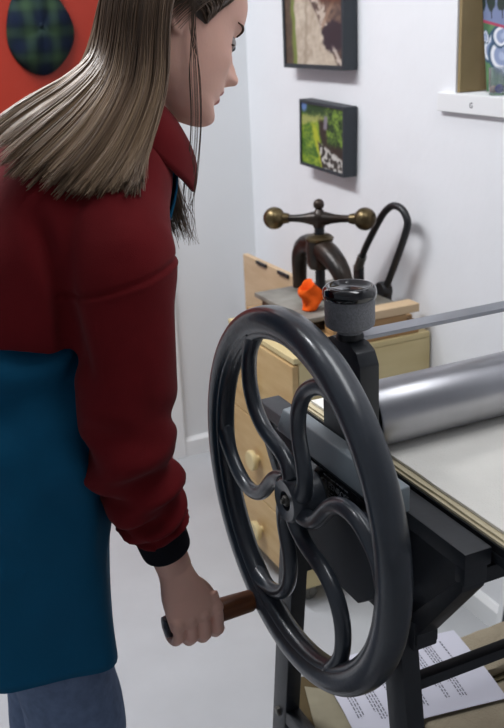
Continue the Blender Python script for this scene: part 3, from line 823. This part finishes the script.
def limb(pts, n=6, ns=28):
    """pts: (x,y,z, r_u, r_v) chain with the oval's first axis across the y direction"""
    P = smooth_path(pts, n); rings = []
    C_ = [V(*p[:3]) for p in P]; T, U, W = frame_dirs(C_)
    for i, p in enumerate(P):
        u = V(0, 1, 0); u = (u-T[i]*u.dot(T[i])).normalized() if abs(T[i].y) < .9 else U[i]
        w = T[i].cross(u); rings.append((C_[i], u*p[3], w*p[4], 2.0))
    return loft(rings, ns)

def finger(pts, r0, r1):
    P = smooth_path(pts, 6); n = len(P)
    rr = [r0+(r1-r0)*i/(n-1) for i in range(n)]
    kn = tube([Vector(p) for p in P], rr, 14)
    return join(kn, ball(tuple(P[-1]), r1, 14, 10))

def torso_rings(g=0):
    """g grows the rings into a garment"""
    K = [  # cx, z, half depth, half width, tilt (deg), exponent
        (.205, .80, .105, .165, 0, 2.3), (.208, .90, .110, .165, 4, 2.3), (.222, 1.00, .105, .145, 10, 2.3), (.252, 1.10, .108, .145, 16, 2.4),
        (.292, 1.19, .118, .155, 24, 2.4), (.335, 1.262, .112, .142, 32, 2.3), (.372, 1.318, .088, .108, 38, 2.2), (.405, 1.360, .064, .076, 42, 2.1), (.425, 1.385, .052, .060, 42, 2)]
    out_ = []
    for cx, z, hd_, hw, t, e in K:
        t = math.radians(t); out_.append((V(cx, PY, z), V(math.cos(t), 0, -math.sin(t))*(hd_+g), V(0, 1, 0)*(hw+g), e))
    return interp_rings(out_, 5)

SHR = V(.345, PY-.163, 1.222); ELR = V(.326, 1.145, .940); WRR = V(.392, 1.188, .722)
SHL = V(.360, PY+.163, 1.222); ELL = V(.270, PY+.18, .950); WRL = V(.225, PY+.19, .73)
def arm(S, E, Wr, g=0):
    s = S.lerp(E, .35); m = E.lerp(Wr, .35)
    return limb([tuple(S+V(.01, .05 if S.y < PY else -.05, .012))+(.034+g, .044+g), tuple(S+V(0, .012 if S.y < PY else -.012, -.012))+(.042+g, .048+g), tuple(s)+(.041+g, .045+g), tuple(E)+(.036+g, .038+g), tuple(m)+(.037+g, .035+g), tuple(E.lerp(Wr, .75))+(.027+g, .029+g), tuple(Wr)+(.021+g, .027+g)])

# right hand closed on the crank handle (handle runs along x)
def right_hand():
    parts = []
    hy, hz_ = HDY, HDZ
    # palm and back of the hand
    parts.append(loft(interp_rings([
        (WRR+V(-.004, 0, .012), V(.026, 0, .004), V(0, .020, 0), 2.2), (WRR+V(.002, -.004, -.012), V(.028, 0, .003), V(0, .020, 0), 2.3),
        (V(.401, 1.180, .680), V(.036, 0, .004), V(0, .019, .002), 2.5), (V(.409, 1.1745, .655), V(.041, 0, .007), V(0, .017, .002), 2.6), (V(.412, 1.172, .634), V(.040, 0, .009), V(0, .0135, .002), 2.6)], 5), 32))
    xs = [.447, .425, .403, .3815]; zo = [.008, .005, .002, .001]; ln = [.0, .003, .001, -.004]
    for x, dz, l in zip(xs, zo, ln):
        R_ = .0265
        rr = .0098 if l > -.003 else .0086
        parts.append(finger([(x-.004, 1.176, .662+dz), (x-.001, 1.1685, .640+dz), (x+.001, hy-R_-.0005, hz_+.006+dz), (x+.001, hy-R_+.002, hz_-.013-l), (x, hy-.010, hz_-.0275-l), (x-.001, hy+.010, hz_-.0272), (x-.002, hy+.024, hz_-.014)], rr+.0008, rr-.0014))
        parts.append(ball((x, 1.1655, .641+dz), .0108, 14, 10))
        parts.append(ball((x+.001, hy-R_+.001, hz_-.012-l), rr+.0012, 14, 10))
    # thumb over the far side of the handle
    parts.append(finger([(.400, 1.196, .702), (.425, 1.207, .678), (.447, 1.217, .652), (.459, 1.221, .628), (.462, 1.213, .602)], .0145, .0088))
    parts.append(ball((.421, 1.20, .668), (.020, .014, .024), 16, 12))
    return join(*parts)
def left_hand():
    parts = []; d = V(.05, -.03, -.85).normalized(); w = V(.7, .25, .3); w = (w-d*w.dot(d)).normalized(); n = d.cross(w)
    c = WRL
    parts.append(loft(interp_rings([(c-d*.012, w*.026, n*.019, 2.2), (c+d*.01, w*.027, n*.018, 2.3), (c+d*.045, w*.036, n*.016, 2.4), (c+d*.082, w*.040, n*.012, 2.4)], 5), 28))
    for k, (o_, l) in enumerate(((.030, .066), (.010, .075), (-.010, .069), (-.029, .054))):
        b0 = c+d*.078+w*o_
        parts.append(finger([tuple(b0-d*.02), tuple(b0), tuple(b0+d*l*.45-n*.006), tuple(b0+d*l*.75-n*.016), tuple(b0+d*l*.95-n*.028)], .0092, .0072))
    b0 = c+d*.02+w*.024
    parts.append(finger([tuple(b0-d*.01), tuple(b0+d*.018+w*.016-n*.006), tuple(b0+d*.042+w*.024-n*.012), tuple(b0+d*.064+w*.026-n*.018)], .013, .0085))
    return join(*parts)

def leg_chain(y, s, g=0):
    return [(.205, y+.0, .86, .085+g, .10+g), (.212, y, .74, .080+g, .088+g), (.222, y, .60, .068+g, .075+g), (.228, y, .47, .056+g, .062+g), (.212, y, .34, .052+g, .056+g), (.198, y, .20, .042+g, .044+g), (.192, y, .09, .036+g, .040+g)]
LY = (PY-.085, PY+.085)
def foot(y): return loft(interp_rings([(V(.135, y, .035), V(0, .018, 0), V(0, 0, .022), 2.4), (V(.16, y, .042), V(0, .031, 0), V(0, 0, .038), 2.4), (V(.21, y, .045), V(0, .036, 0), V(0, 0, .041), 2.4), (V(.28, y, .034), V(0, .042, 0), V(0, 0, .030), 2.4), (V(.335, y, .026), V(0, .040, 0), V(0, 0, .022), 2.4), (V(.365, y, .022), V(0, .022, 0), V(0, 0, .016), 2.4)], 4), 24)
neck = limb([(.395, PY, 1.345, .066, .060), (.425, PY, 1.380, .056, .055), (.458, PY, 1.420, .050, .053), (.480, PY, 1.445, .050, .056), (.492, PY, 1.47, .048, .055)])
raw = join(HEAD, EARS, neck, loft(torso_rings(-.022), 48), arm(SHR, ELR, WRR), arm(SHL, ELL, WRL), right_hand(), left_hand(), limb(leg_chain(LY[0], -1, -.022)), limb(leg_chain(LY[1], 1, -.022)), foot(LY[0]), foot(LY[1]))
BODY = fuse('body', raw, .0023, 3, .45)
PORG = (.24, PY, 0)
person = mk('person', BODY, M['skin'], origin=PORG)
tagit(person, 'person in a maroon sweatshirt and teal apron turning the press wheel by its handle', 'person')
# lips as colour of the body's own surface
person.data.materials.append(M['lip'])
Ri = Rh.inverted()
for p in person.data.polygons:
    q = Ri @ (Vector(PORG)+p.center)
    if q.x > .085 and abs(q.y) < .022*(1-.35*abs(q.y)/.022) and -.0685+.5*abs(q.y)*.25 < q.z < -.0435-.22*abs(q.y): p.material_index = 1

def hp(x, y, z): return tuple(Rh @ V(x, y, z))
for s in (-1, 1):
    mk('eye', ball(hp(.0800, s*.0315, .0135), .0115*HS, 20, 14), M['eyew'], person)
    ir = Rh @ V(.0800, s*.0315, .0135); dr_ = (Rh.to_3x3() @ V(.86, s*.02, -.42)).normalized()
    mk('iris', ball(tuple(ir+dr_*.0085), .0052, 14, 10), mat('iris', srgb(70, 78, 84), .2), person)
    HB = bvh_of(BODY)
    fwd = (Rh.to_3x3() @ V(-1, 0, 0)).normalized(); lw = []
    for t in np.linspace(0, 1, 12):
        hit = HB.ray_cast(Rh @ V(.2, s*(.0185+.026*t), .0095+.004*math.sin(PI*t)-.0015*t), fwd)
        if hit[0] is not None: lw.append(hit[0]+hit[1]*.0006-fwd*.0012)
    mk('eyelashes', tube(lw, .0013, 8), M['lash'], person)
    bw = []
    for t in np.linspace(0, 1, 14):
        y = s*(.014+.036*t); z = .036+.008*math.sin(t*2.3)-.003*t
        hit = HB.ray_cast(Rh @ V(.2, y, z), (Rh.to_3x3() @ V(-1, 0, 0)).normalized())
        if hit[0] is not None: bw.append(hit[0]+hit[1]*.0005)
    mk('eyebrow', tube(bw, [.0010+.0012*math.sin(PI*min(1, (i+2)/len(bw))) for i in range(len(bw))], 8, flat=(1, 1)), M['lash'], person)

# ---- sweatshirt
def sleeve(S, E, Wr, sd):
    e1 = S.lerp(E, .25); e2 = S.lerp(E, .62); c = Wr+(E-Wr).normalized()*.092
    pts = [tuple(S+V(.012, .05 if S.y < PY else -.05, .040))+(.040, .060), tuple(S+V(.006, .018 if S.y < PY else -.018, .016))+(.058, .070), tuple(S+V(.004, 0, -.02))+(.064, .073), tuple(e1)+(.064, .070), tuple(e2)+(.062, .070), tuple(E+V(.0, 0, .025))+(.056, .061),
           tuple(E.lerp(c, .35)+V(-.002, 0, -.002))+(.056, .055), tuple(E.lerp(c, .72))+(.051, .048), tuple(E.lerp(c, .94))+(.043, .044), tuple(c)+(.034, .036)]
    P = smooth_path(pts, 10); rings = []; C_ = [V(*p[:3]) for p in P]; T, U, W = frame_dirs(C_); n = len(P)
    for i, p in enumerate(P):
        u = V(0, 1, 0); u = (u-T[i]*u.dot(T[i])).normalized(); w = T[i].cross(u); t = i/(n-1)
        amp = .0095*st(.42, .62, t)*st(1.0, .93, t)
        def fn(a, t=t, amp=amp, sd=sd): return 1+(amp*math.sin(t*58+1.3*math.sin(a+sd)+.8*math.cos(2*a))+.5*amp*math.sin(t*91+2*a))/.055+.012*noise.noise((math.cos(a)*1.5, math.sin(a)*1.5, t*6+sd))
        rings.append((C_[i], u*p[3], w*p[4], 2.1, fn))
    return loft(rings, 56)
def shirt_torso():
    K = [(.236, 1.100, .118, .166, 12, 2.4), (.236, 1.112, .124, .170, 12, 2.4), (.246, 1.130, .133, .172, 13, 2.4), (.264, 1.158, .136, .172, 18, 2.4), (.298, 1.205, .136, .172, 25, 2.4), (.335, 1.262, .130, .155, 32, 2.3),
         (.368, 1.313, .104, .122, 38, 2.2), (.398, 1.350, .081, .090, 42, 2.1), (.416, 1.372, .068, .075, 42, 2.), (.420, 1.378, .064, .072, 42, 2.)]
    R_ = []
    for cx, z, hd_, hw, t, e in K:
        t = math.radians(t); R_.append((V(cx, PY, z), V(math.cos(t), 0, -math.sin(t))*hd_, V(0, 1, 0)*hw, e))
    return loft(interp_rings(R_, 6), 64)
yoke = lambda y, g: limb([(.405, PY+y*.1, 1.338, .052+g, .058+g), (.390, PY+y*.055/.163*1., 1.315, .052+g, .060+g), (.368, PY+y*.62, 1.270, .050+g, .058+g), (.350, PY+y*.98, 1.222, .044+g, .052+g), (.345, PY+y*1.05, 1.19, .04+g, .045+g)])
SH = fuse('s', join(shirt_torso(), yoke(-.163, .016), yoke(.163, .016), sleeve(SHR, ELR, WRR, 0), sleeve(SHL, ELL, WRL, 3)), .004, 14, .5)
def folds(v, n):
    f = .0042*noise.noise((v.x*8, v.y*8, v.z*6))+.0020*noise.noise((v.x*20, v.y*20, v.z*13+4))
    r_ = noise.noise((v.x*5+2, v.y*5, v.z*5)); f += .0040*max(0, 1-abs(((v.z*1.0-v.x*.55+r_*.03)*16) % 1-.5)*4)*st(1.02, .93, v.z)
    # fold running down from the armpit on the back
    if v.y < PY:
        d = (v.x-.262)+.10*(v.z-1.16); f -= .014*math.exp(-(d/.013)**2)*st(1.30, 1.24, v.z)*st(1.05, 1.1, v.z)
        d2 = (v.z-1.190)-.22*(v.x-.33)                             # dropped shoulder seam
        if v.x > .255 and v.y < 1.24: f -= .0036*math.exp(-(d2/.0035)**2)-.0018*math.exp(-((d2+.006)/.004)**2)
    return f
SH = displaced(SH, folds)
shirt = mk('sweatshirt', SH, M['red'], person)
SB = bvh_of(SH)
def cuff(E, Wr):
    d = (Wr-E).normalized(); a = Wr-d*.105; b_ = Wr-d*.044
    prof_ = [(a, .036), (a+d*.008, .0385), (a.lerp(b_, .5), .0385), (b_-d*.006, .0375), (b_, .035)]
    P = [V(*p[0]) for p in prof_]; rings = []
    for c, r in prof_:
        u = V(0, 1, 0); u = (u-d*u.dot(d)).normalized(); w = d.cross(u); rings.append((c, u*(r*.88), w*r, 2.1))
    return loft(interp_rings(rings, 3), 40)
mk('cuff', cuff(ELR, WRR), M['cuff'], shirt); mk('cuff', cuff(ELL, WRL), M['cuff'], shirt)
# collar: stands round the neck and opens to a point in front
N0 = V(.420, PY, 1.362); tA = math.radians(35); A_ = V(math.sin(tA), 0, math.cos(tA)); F_ = V(math.cos(tA), 0, -math.sin(tA)); S_ = V(0, -1, 0)
def collar(side):
    nu, nv = 40, 12; vs = []
    for i in range(nu):
        a = PI*(1-i/(nu-1))+math.radians(22)*(i/(nu-1))          # back of the neck -> front
        k = i/(nu-1); tip = st(.45, 1, k)
        for j in range(nv):
            v = j/(nv-1)
            h0, r0 = .050-.012*tip, .064+.006*tip
            mid_ = math.sin(PI*min(1, k*1.15)); h1, r1 = -.004-.030*tip-.012*mid_, .090+.043*tip+.014*mid_
            h = h0+(h1-h0)*v+.006*math.sin(PI*v); r = r0+(r1-r0)*v+.010*math.sin(PI*v)
            aa = a+math.radians(9)*tip*v
            vs.append(N0+A_*h+(F_*math.cos(aa)+S_*(math.sin(aa)*side))*r)
    return vs, grid_faces(nu, nv)
for sd in (1, -1):
    co = mk('collar', collar(sd), M['red'], shirt); so = co.modifiers.new('t', 'SOLIDIFY'); so.thickness = .005

# ---- apron: skirt, bib, neck strap
def skirt():
    nu, nv = 72, 46; vs = []
    for i in range(nu):
        a = 2*PI*i/nu; ca, sa = math.cos(a), math.sin(a)
        zb = .585 if True else 0
        zbot = .612-.018*max(0, ca)+.01*max(0, -ca)
        for j in range(nv):
            t = j/(nv-1); z = 1.150+(zbot-1.150)*t
            puff = .012*st(.06, .12, t)*st(.26, .14, t)
            cx = .232-.040*st(0, .5, t)+.020*math.exp(-((t-.48)/.22)**2)
            hd_ = .098+.024*st(.08, .4, t)+puff; hw = .138+.042*st(.08, .36, t)+puff
            e = 2.7
            x = math.copysign(abs(ca)**(2/e), ca)*hd_; y = math.copysign(abs(sa)**(2/e), sa)*hw
            w = (.006*math.sin(5*a+1.2*math.sin(t*3))*t+.004*noise.noise((ca*2, sa*2, t*4)))+.011*math.sin(t*34+3.2*ca+2.4*sa+2*noise.noise((ca*2, sa*2, t*6)))*st(.36, .16, t)*st(.04, .1, t)+.016*noise.noise((ca*2.4+sa, sa*2.4, t*8+5))*st(.85, .4, t)
            k = 1+w/.13
            vs.append(V(cx+x*k, PY+y*k, z))
    fs = []
    for i in range(nu):
        for j in range(nv-1): a0, b0 = i*nv+j, ((i+1) % nu)*nv+j; fs.append((a0, a0+1, b0+1, b0))
    return vs, fs
apr = mk('apron', skirt(), M['teal'], person); so = apr.modifiers.new('t', 'SOLIDIFY'); so.thickness = .003; so.offset = 1
nu, nv = 22, 30; vs = []
for i in range(nu):
    for j in range(nv):
        z = 1.315-.26*j/(nv-1); y = PY+(i/(nu-1)-.5)*(.17+.10*(j/(nv-1)))
        hit = SB.ray_cast(V(.8, y, z), V(-1, 0, 0)); x = hit[0].x if hit[0] is not None and hit[0].x > .2 else .40
        vs.append(V(x+.007, y, z))
bib = mk('bib', (vs, grid_faces(nu, nv)), M['teal'], apr); so = bib.modifiers.new('t', 'SOLIDIFY'); so.thickness = .003; so.offset = 0
stp = []
for k in range(26):
    a = math.radians(50+260*k/25); hh = -.006-.040*max(0, math.cos(a)); stp.append(N0+A_*hh+(F_*math.cos(a)+S_*math.sin(a))*(.082+.022*max(0, math.cos(a))))
pv, pf = [], []
for p in stp:
    q = SB.find_nearest(p); o_ = q[0]+q[1]*.004; up = A_*.010
    if (p-q[0]).dot(q[1]) > .004: o_ = p
    pv += [o_-up, o_+up]
pf = [(2*i, 2*i+1, 2*i+3, 2*i+2) for i in range(25)]
sp_ = mk('neck_strap', (pv, pf), M['teal'], apr); so = sp_.modifiers.new('t', 'SOLIDIFY'); so.thickness = .002; so.offset = 0

# ---- jeans and shoes
def jean(y):
    P = smooth_path([(.204, y, .90, .080, .094), (.198, y, .76, .082, .078), (.212, y, .60, .080, .076), (.226, y, .47, .074, .078), (.214, y, .34, .070, .073), (.204, y, .20, .066, .068), (.200, y, .075, .064, .068)], 8)
    R_ = []
    for i, p in enumerate(P):
        def fn(a, t=i/len(P)): return 1+.02*noise.noise((math.cos(a)*2, math.sin(a)*2, t*14+y*9))
        R_.append((V(*p[:3]), V(0, p[3], 0), V(p[4], 0, 0), 2.1, fn))
    return loft(R_, 40)
jn = fuse('j', join(jean(LY[0]), jean(LY[1]), loft([(V(.205, PY, .80), V(.100, 0, 0), V(0, .160, 0), 2.3), (V(.208, PY, .90), V(.100, 0, 0), V(0, .155, 0), 2.3), (V(.218, PY, 1.0), V(.092, 0, 0), V(0, .142, 0), 2.3)], 40)), .006, 2, .4)
mk('jeans', jn, M['denim'], person)
for y in LY:
    mk('shoe', loft(interp_rings([(V(.118, y, .036), V(0, .022, 0), V(0, 0, .032), 3), (V(.15, y, .045), V(0, .037, 0), V(0, 0, .044), 3), (V(.21, y, .046), V(0, .043, 0), V(0, 0, .045), 3), (V(.29, y, .038), V(0, .049, 0), V(0, 0, .037), 3), (V(.35, y, .030), V(0, .046, 0), V(0, 0, .029), 3), (V(.385, y, .025), V(0, .026, 0), V(0, 0, .022), 3)], 5), 32), M['shoe'], person)

# ---- hair
def hair_material():
    m = bpy.data.materials.new('brown hair'); m.use_nodes = True; N = m.node_tree.nodes; L = m.node_tree.links
    bs = N['Principled BSDF']; bs.inputs['Roughness'].default_value = .42; bs.inputs['Specular IOR Level'].default_value = .5
    a = N.new('ShaderNodeAttribute'); a.attribute_name = 'tone'; r = N.new('ShaderNodeValToRGB')
    r.color_ramp.elements[0].color = srgb(50, 39, 32); r.color_ramp.elements[1].color = srgb(190, 160, 126)
    e = r.color_ramp.elements.new(.5); e.color = srgb(106, 84, 66)
    L.new(a.outputs['Fac'], r.inputs['Fac']); L.new(r.outputs['Color'], bs.inputs['Base Color'])
    return m
MH = hair_material()
ALLB = bvh_of(SH, HEAD, neck)
def push(p, d):
    q = ALLB.find_nearest(p)
    if q[0] is None: return p
    n = q[1]
    if (p-q[0]).dot(n) < d: return q[0]+n*d
    return p
GN = [  # near side, back edge of the fall to its front edge; root to tip
    [(.470, 1.345, 1.615), (.428, 1.34, 1.560), (.406, 1.33, 1.490), (.386, 1.315, 1.452), (.330, 1.30, 1.422), (.258, 1.285, 1.396), (.180, 1.27, 1.350)],
    [(.470, 1.300, 1.613), (.426, 1.275, 1.555), (.405, 1.262, 1.482), (.378, 1.245, 1.432), (.324, 1.225, 1.394), (.266, 1.210, 1.358), (.215, 1.20, 1.325)],
    [(.474, 1.275, 1.607), (.434, 1.252, 1.550), (.415, 1.240, 1.475), (.390, 1.222, 1.418), (.343, 1.205, 1.370), (.298, 1.192, 1.330), (.262, 1.185, 1.300)],
    [(.480, 1.262, 1.600), (.446, 1.243, 1.545), (.428, 1.235, 1.475), (.406, 1.220, 1.413), (.370, 1.200, 1.357), (.336, 1.188, 1.316), (.312, 1.182, 1.284)],
    [(.488, 1.255, 1.590), (.459, 1.240, 1.535), (.444, 1.235, 1.470), (.426, 1.224, 1.410), (.391, 1.203, 1.352), (.359, 1.187, 1.306), (.340, 1.180, 1.270)],
    [(.496, 1.255, 1.575), (.471, 1.240, 1.530), (.457, 1.237, 1.470), (.443, 1.230, 1.412), (.409, 1.208, 1.350), (.381, 1.190, 1.300), (.366, 1.182, 1.262)],
]
GF = [  # far side and the lock hanging in front of the chest
    [(.485, 1.37, 1.605), (.440, 1.40, 1.560), (.415, 1.41, 1.490), (.385, 1.42, 1.43), (.33, 1.44, 1.39), (.27, 1.45, 1.34), (.22, 1.46, 1.30)],
    [(.50, 1.40, 1.605), (.455, 1.42, 1.550), (.435, 1.42, 1.480), (.41, 1.43, 1.41), (.38, 1.45, 1.35), (.36, 1.46, 1.30), (.34, 1.46, 1.26)],
    [(.515, 1.41, 1.585), (.485, 1.42, 1.53), (.475, 1.42, 1.46), (.475, 1.42, 1.39), (.478, 1.40, 1.32), (.478, 1.37, 1.25), (.492, 1.36, 1.190)],
    [(.535, 1.41, 1.575), (.510, 1.42, 1.52), (.500, 1.415, 1.45), (.497, 1.41, 1.39), (.495, 1.38, 1.32), (.497, 1.35, 1.25), (.512, 1.34, 1.170)],
]
def crown_roots(G, side):
    for i, g in enumerate(G):
        k = i/(len(G)-1)
        a = Rh @ V(-.036+.050*k, side*(.004+.022*k), .129-.006*k); b_ = Rh @ V(-.080+.070*k, side*(.012+.058*k), .094-.010*k)
        G[i] = [tuple(a), tuple(b_)]+g[1:]
crown_roots(GN, -1); crown_roots(GF, 1)
HV, HF, HT_ = [], [], []
def strand(P, r, tone, n=3):
    k0 = len(HV); P = [Vector(p) for p in P]; T, U, W = frame_dirs(P); m = len(P)
    for i in range(m):
        rr = r*(1-.75*max(0, (i/(m-1)-.7)/.3))
        for k in range(n):
            a = 2*PI*k/n; HV.append(P[i]+U[i]*(math.cos(a)*rr)+W[i]*(math.sin(a)*rr)); HT_.append(tone(i/(m-1)))
    for i in range(m-1):
        for k in range(n): HF.append((k0+i*n+k, k0+i*n+(k+1) % n, k0+(i+1)*n+(k+1) % n, k0+(i+1)*n+k))
hr_ = random.Random(11)
def fall(G, count, depth, seed, lo=0, hi=1, rad=.0013):
    D = [smooth_path(g, 4) for g in G]; m = len(D[0]); ng = len(D)
    A = np.array(D)                                   # guides x points x 3
    # smooth across the guides too
    base = np.array([[push(V(*A[i, j]), .004) if j > 0 else V(*A[i, j]) for j in range(m)] for i in range(ng)])
    for _ in range(3):
        b2 = base.copy(); b2[:, 1:-1] = (base[:, :-2]+2*base[:, 1:-1]+base[:, 2:])/4; base = b2
        b2 = base.copy(); b2[1:-1] = (base[:-2]+2*base[1:-1]+base[2:])/4; base = b2
    gj = np.gradient(base, axis=1); gi = np.gradient(base, axis=0); NR = np.cross(gi, gj); NR /= np.linalg.norm(NR, axis=2, keepdims=True)+1e-9
    mid = NR[ng//2, m//2]
    if (mid[1] > 0) == (G is GN): NR = -NR
    clump = [hr_.random() for _ in range(64)]; clen = [hr_.random() for _ in range(64)]; cph = [hr_.uniform(-1, 1) for _ in range(64)]
    for c in range(count):
        s = lo+(hi-lo)*hr_.random(); f = s*(ng-1); i = min(int(f), ng-2); t = f-i
        ia, ib = max(i-1, 0), min(i+2, ng-1)
        P = []
        lay = hr_.random()**1.4*depth; ph = hr_.random()*6; ci = int(s*46+.35*hr_.random()) % 64; ln = 1-.10*hr_.random()**2-.10*clen[ci]
        j0 = hr_.uniform(-1, 1); j1 = hr_.uniform(-1, 1)
        jj = np.linspace(0, (m-1)*ln, m)
        for x in jj:
            a0 = int(min(x, m-2)); fx = x-a0
            q = lambda g_: base[g_, a0]*(1-fx)+base[g_, a0+1]*fx
            p0, p1, p2, p3 = q(ia), q(i), q(i+1), q(ib)
            p = .5*((2*p1)+(-p0+p2)*t+(2*p0-5*p1+4*p2-p3)*t*t+(-p0+3*p1-3*p2+p3)*t**3)
            w = x/(m-1)
            p = V(*p)
            nq = V(*(NR[i, a0]*(1-t)+NR[i+1, a0]*t)); p = p+nq*(lay+.004*cph[ci]*w*w)
            p += V(.0045*math.sin(w*7+ph), .003*math.sin(w*5+ph*2), .0035*math.cos(w*6+ph))*w*j0+V(.0065, 0, .004)*(math.sin(w*6+cph[ci]*5)*w*cph[ci])
            p += V(.010*j1, 0, .006*j1)*w*w
            P.append(p)
        cl = clump[ci]; tb = .22*hr_.random()+.22*cl+.22*lay/max(depth, 1e-6)+.12
        strand(P, rad*hr_.uniform(.7, 1.25), lambda w, tb=tb: min(1, .04+tb*.62+.40*st(.25, .85, w)*(.5+tb*.6)))
fall(GN, 3600, .016, 1, rad=.00085)
fall(GN, 700, .003, 2, rad=.0024)
fall(GF, 900, .012, 3, rad=.0010)
fall(GF[2:], 520, .010, 4, rad=.0010)
# loose strands hanging before the ear
for k in range(16):
    o_ = hr_.uniform(-1, 1); o2 = hr_.uniform(-1, 1)
    P = smooth_path([(  .505+.004*o_, 1.250, 1.54), (.499+.006*o_, 1.246, 1.49), (.498+.008*o2, 1.245, 1.44), (.497+.009*o2, 1.246, 1.38), (.492+.009*o2, 1.248, 1.33), (.480+.010*o2, 1.250, 1.27), (.476+.012*o_, 1.252, 1.23), (.484+.010*o2, 1.255, 1.195)], 4)
    strand(P, .00042, lambda w: .2+.2*w)
# cap of hair over the skull
CV, CF = [], []
na, nr = 72, 40
cap_pts = []
hk = np.array(smooth_path(HK, 14)); hk = hk[np.argsort(hk[:, 0])]
def hairline(a):      # lowest z of the hair for a direction round the head (0 = face)
    a = abs((a+PI) % (2*PI)-PI); d = math.degrees(a)
    return float(np.interp(d, [0, 25, 45, 60, 72, 80, 92, 100, 112, 130, 180], [.094, .092, .080, .062, .030, .006, .010, .030, .0, -.05, -.07]))
for i in range(na):
    a = 2*PI*i/na; zl = hairline(a)
    for j in range(nr):
        t = j/(nr-1); z = zl+(.128-zl)*math.sin(t*PI/2)
        fx, bx, w = [float(np.interp(z, hk[:, 0], hk[:, k])) for k in (1, 2, 3)]
        p = head_point(a, z, fx, bx, w); c_ = V(.0, 0, .02); d_ = (p-c_).normalized()
        cap_pts.append(p+d_*(.001+.010*st(0, .15, t)+.0012*math.sin(a*60+z*90)))
CV = [Rh @ p for p in cap_pts]
CF = [(i*nr+j, i*nr+j+1, ((i+1) % na)*nr+j+1, ((i+1) % na)*nr+j) for i in range(na) for j in range(nr-1)]
CF.append(tuple(i*nr+nr-1 for i in range(na)))
k0 = len(HV); HV += CV; HF += [tuple(i+k0 for i in f) for f in CF]; HT_ += [.12+.10*((i//nr) % 3)/2 for i in range(len(CV))]
# combed strands over the cap: temple back to the fall
for k in range(420):
    s = hr_.choice((-1, -1, 1)); a0 = math.radians(hr_.uniform(8, 80)); z0_ = hairline(a0)+.002
    a1 = math.radians(hr_.uniform(100, 150)); z1_ = hr_.uniform(-.02, .06)
    P = []
    lay = .009+.005*hr_.random()
    for t in np.linspace(0, 1, 14):
        a = a0+(a1-a0)*t; z = z0_+(z1_-z0_)*t+.045*math.sin(PI*t)*(1-.6*(a0-.14)/1.3)
        z = max(z, hairline(a)+.001) if t < .5 else z
        z = min(z, .124)
        fx, bx, w = [float(np.interp(z, hk[:, 0], hk[:, k_])) for k_ in (1, 2, 3)]
        p = head_point(a, z, fx, bx, w); d_ = (p-V(0, 0, .02)).normalized(); p = p+d_*(.002+lay*st(0, .2, t)); p = V(p.x, p.y*(-s)*-1*s if False else abs(p.y)*s, p.z); P.append(Rh @ p)
    tb = hr_.random(); strand(P, .0011, lambda w, tb=tb: .10+.28*tb)
hair = mk('hair', (HV, HF), MH, person)
at = hair.data.attributes.new('tone', 'FLOAT', 'POINT'); at.data.foreach_set('value', HT_)

# ------------------------------------------------------------------ light
def area(name, loc, rot, sx, sy, power, col=(1, 1, 1)):
    l = bpy.data.lights.new(name, 'AREA'); l.shape = 'RECTANGLE'; l.size = sx; l.size_y = sy; l.energy = power; l.color = col
    o = bpy.data.objects.new(name, l); C.objects.link(o); o.location = loc; o.rotation_euler = rot; return o
area('ceiling_tube', (.10, 2.25, HT-.03), (0, 0, 0), .3, 1.2, 40, (.95, .97, 1))
area('ceiling_tube', (.90, .95, HT-.03), (0, 0, 0), .3, 1.0, 8, (.95, .97, 1))
w = bpy.data.worlds.new('world'); bpy.context.scene.world = w; w.use_nodes = True
w.node_tree.nodes['Background'].inputs['Color'].default_value = (.80, .87, 1, 1); w.node_tree.nodes['Background'].inputs['Strength'].default_value = .24

# ------------------------------------------------------------------ camera
cam = bpy.data.cameras.new('camera'); co = bpy.data.objects.new('camera', cam); C.objects.link(co)
yaw, pit, rol = map(math.radians, (24.3, 20.1, 2.8))
f = V(math.sin(yaw)*math.cos(pit), math.cos(yaw)*math.cos(pit), -math.sin(pit)); r = V(math.cos(yaw), -math.sin(yaw), 0); u = r.cross(f)
r2 = r*math.cos(rol)-u*math.sin(rol); u2 = r*math.sin(rol)+u*math.cos(rol)
co.matrix_world = Matrix(((r2.x, u2.x, -f.x, 0), (r2.y, u2.y, -f.y, 0), (r2.z, u2.z, -f.z, 1.5), (0, 0, 0, 1)))
cam.sensor_fit = 'VERTICAL'; cam.sensor_height = 24; cam.lens = 950/728*24; cam.clip_start = .02
cam.dof.use_dof = True; cam.dof.focus_distance = 1.36; cam.dof.aperture_fstop = 5.0
sc = bpy.context.scene; sc.camera = co
sc.view_settings.view_transform = 'Standard'; sc.view_settings.look = 'None'; sc.view_settings.gamma = 1; sc.view_settings.exposure = 0.0
sc.view_settings.use_curve_mapping = False
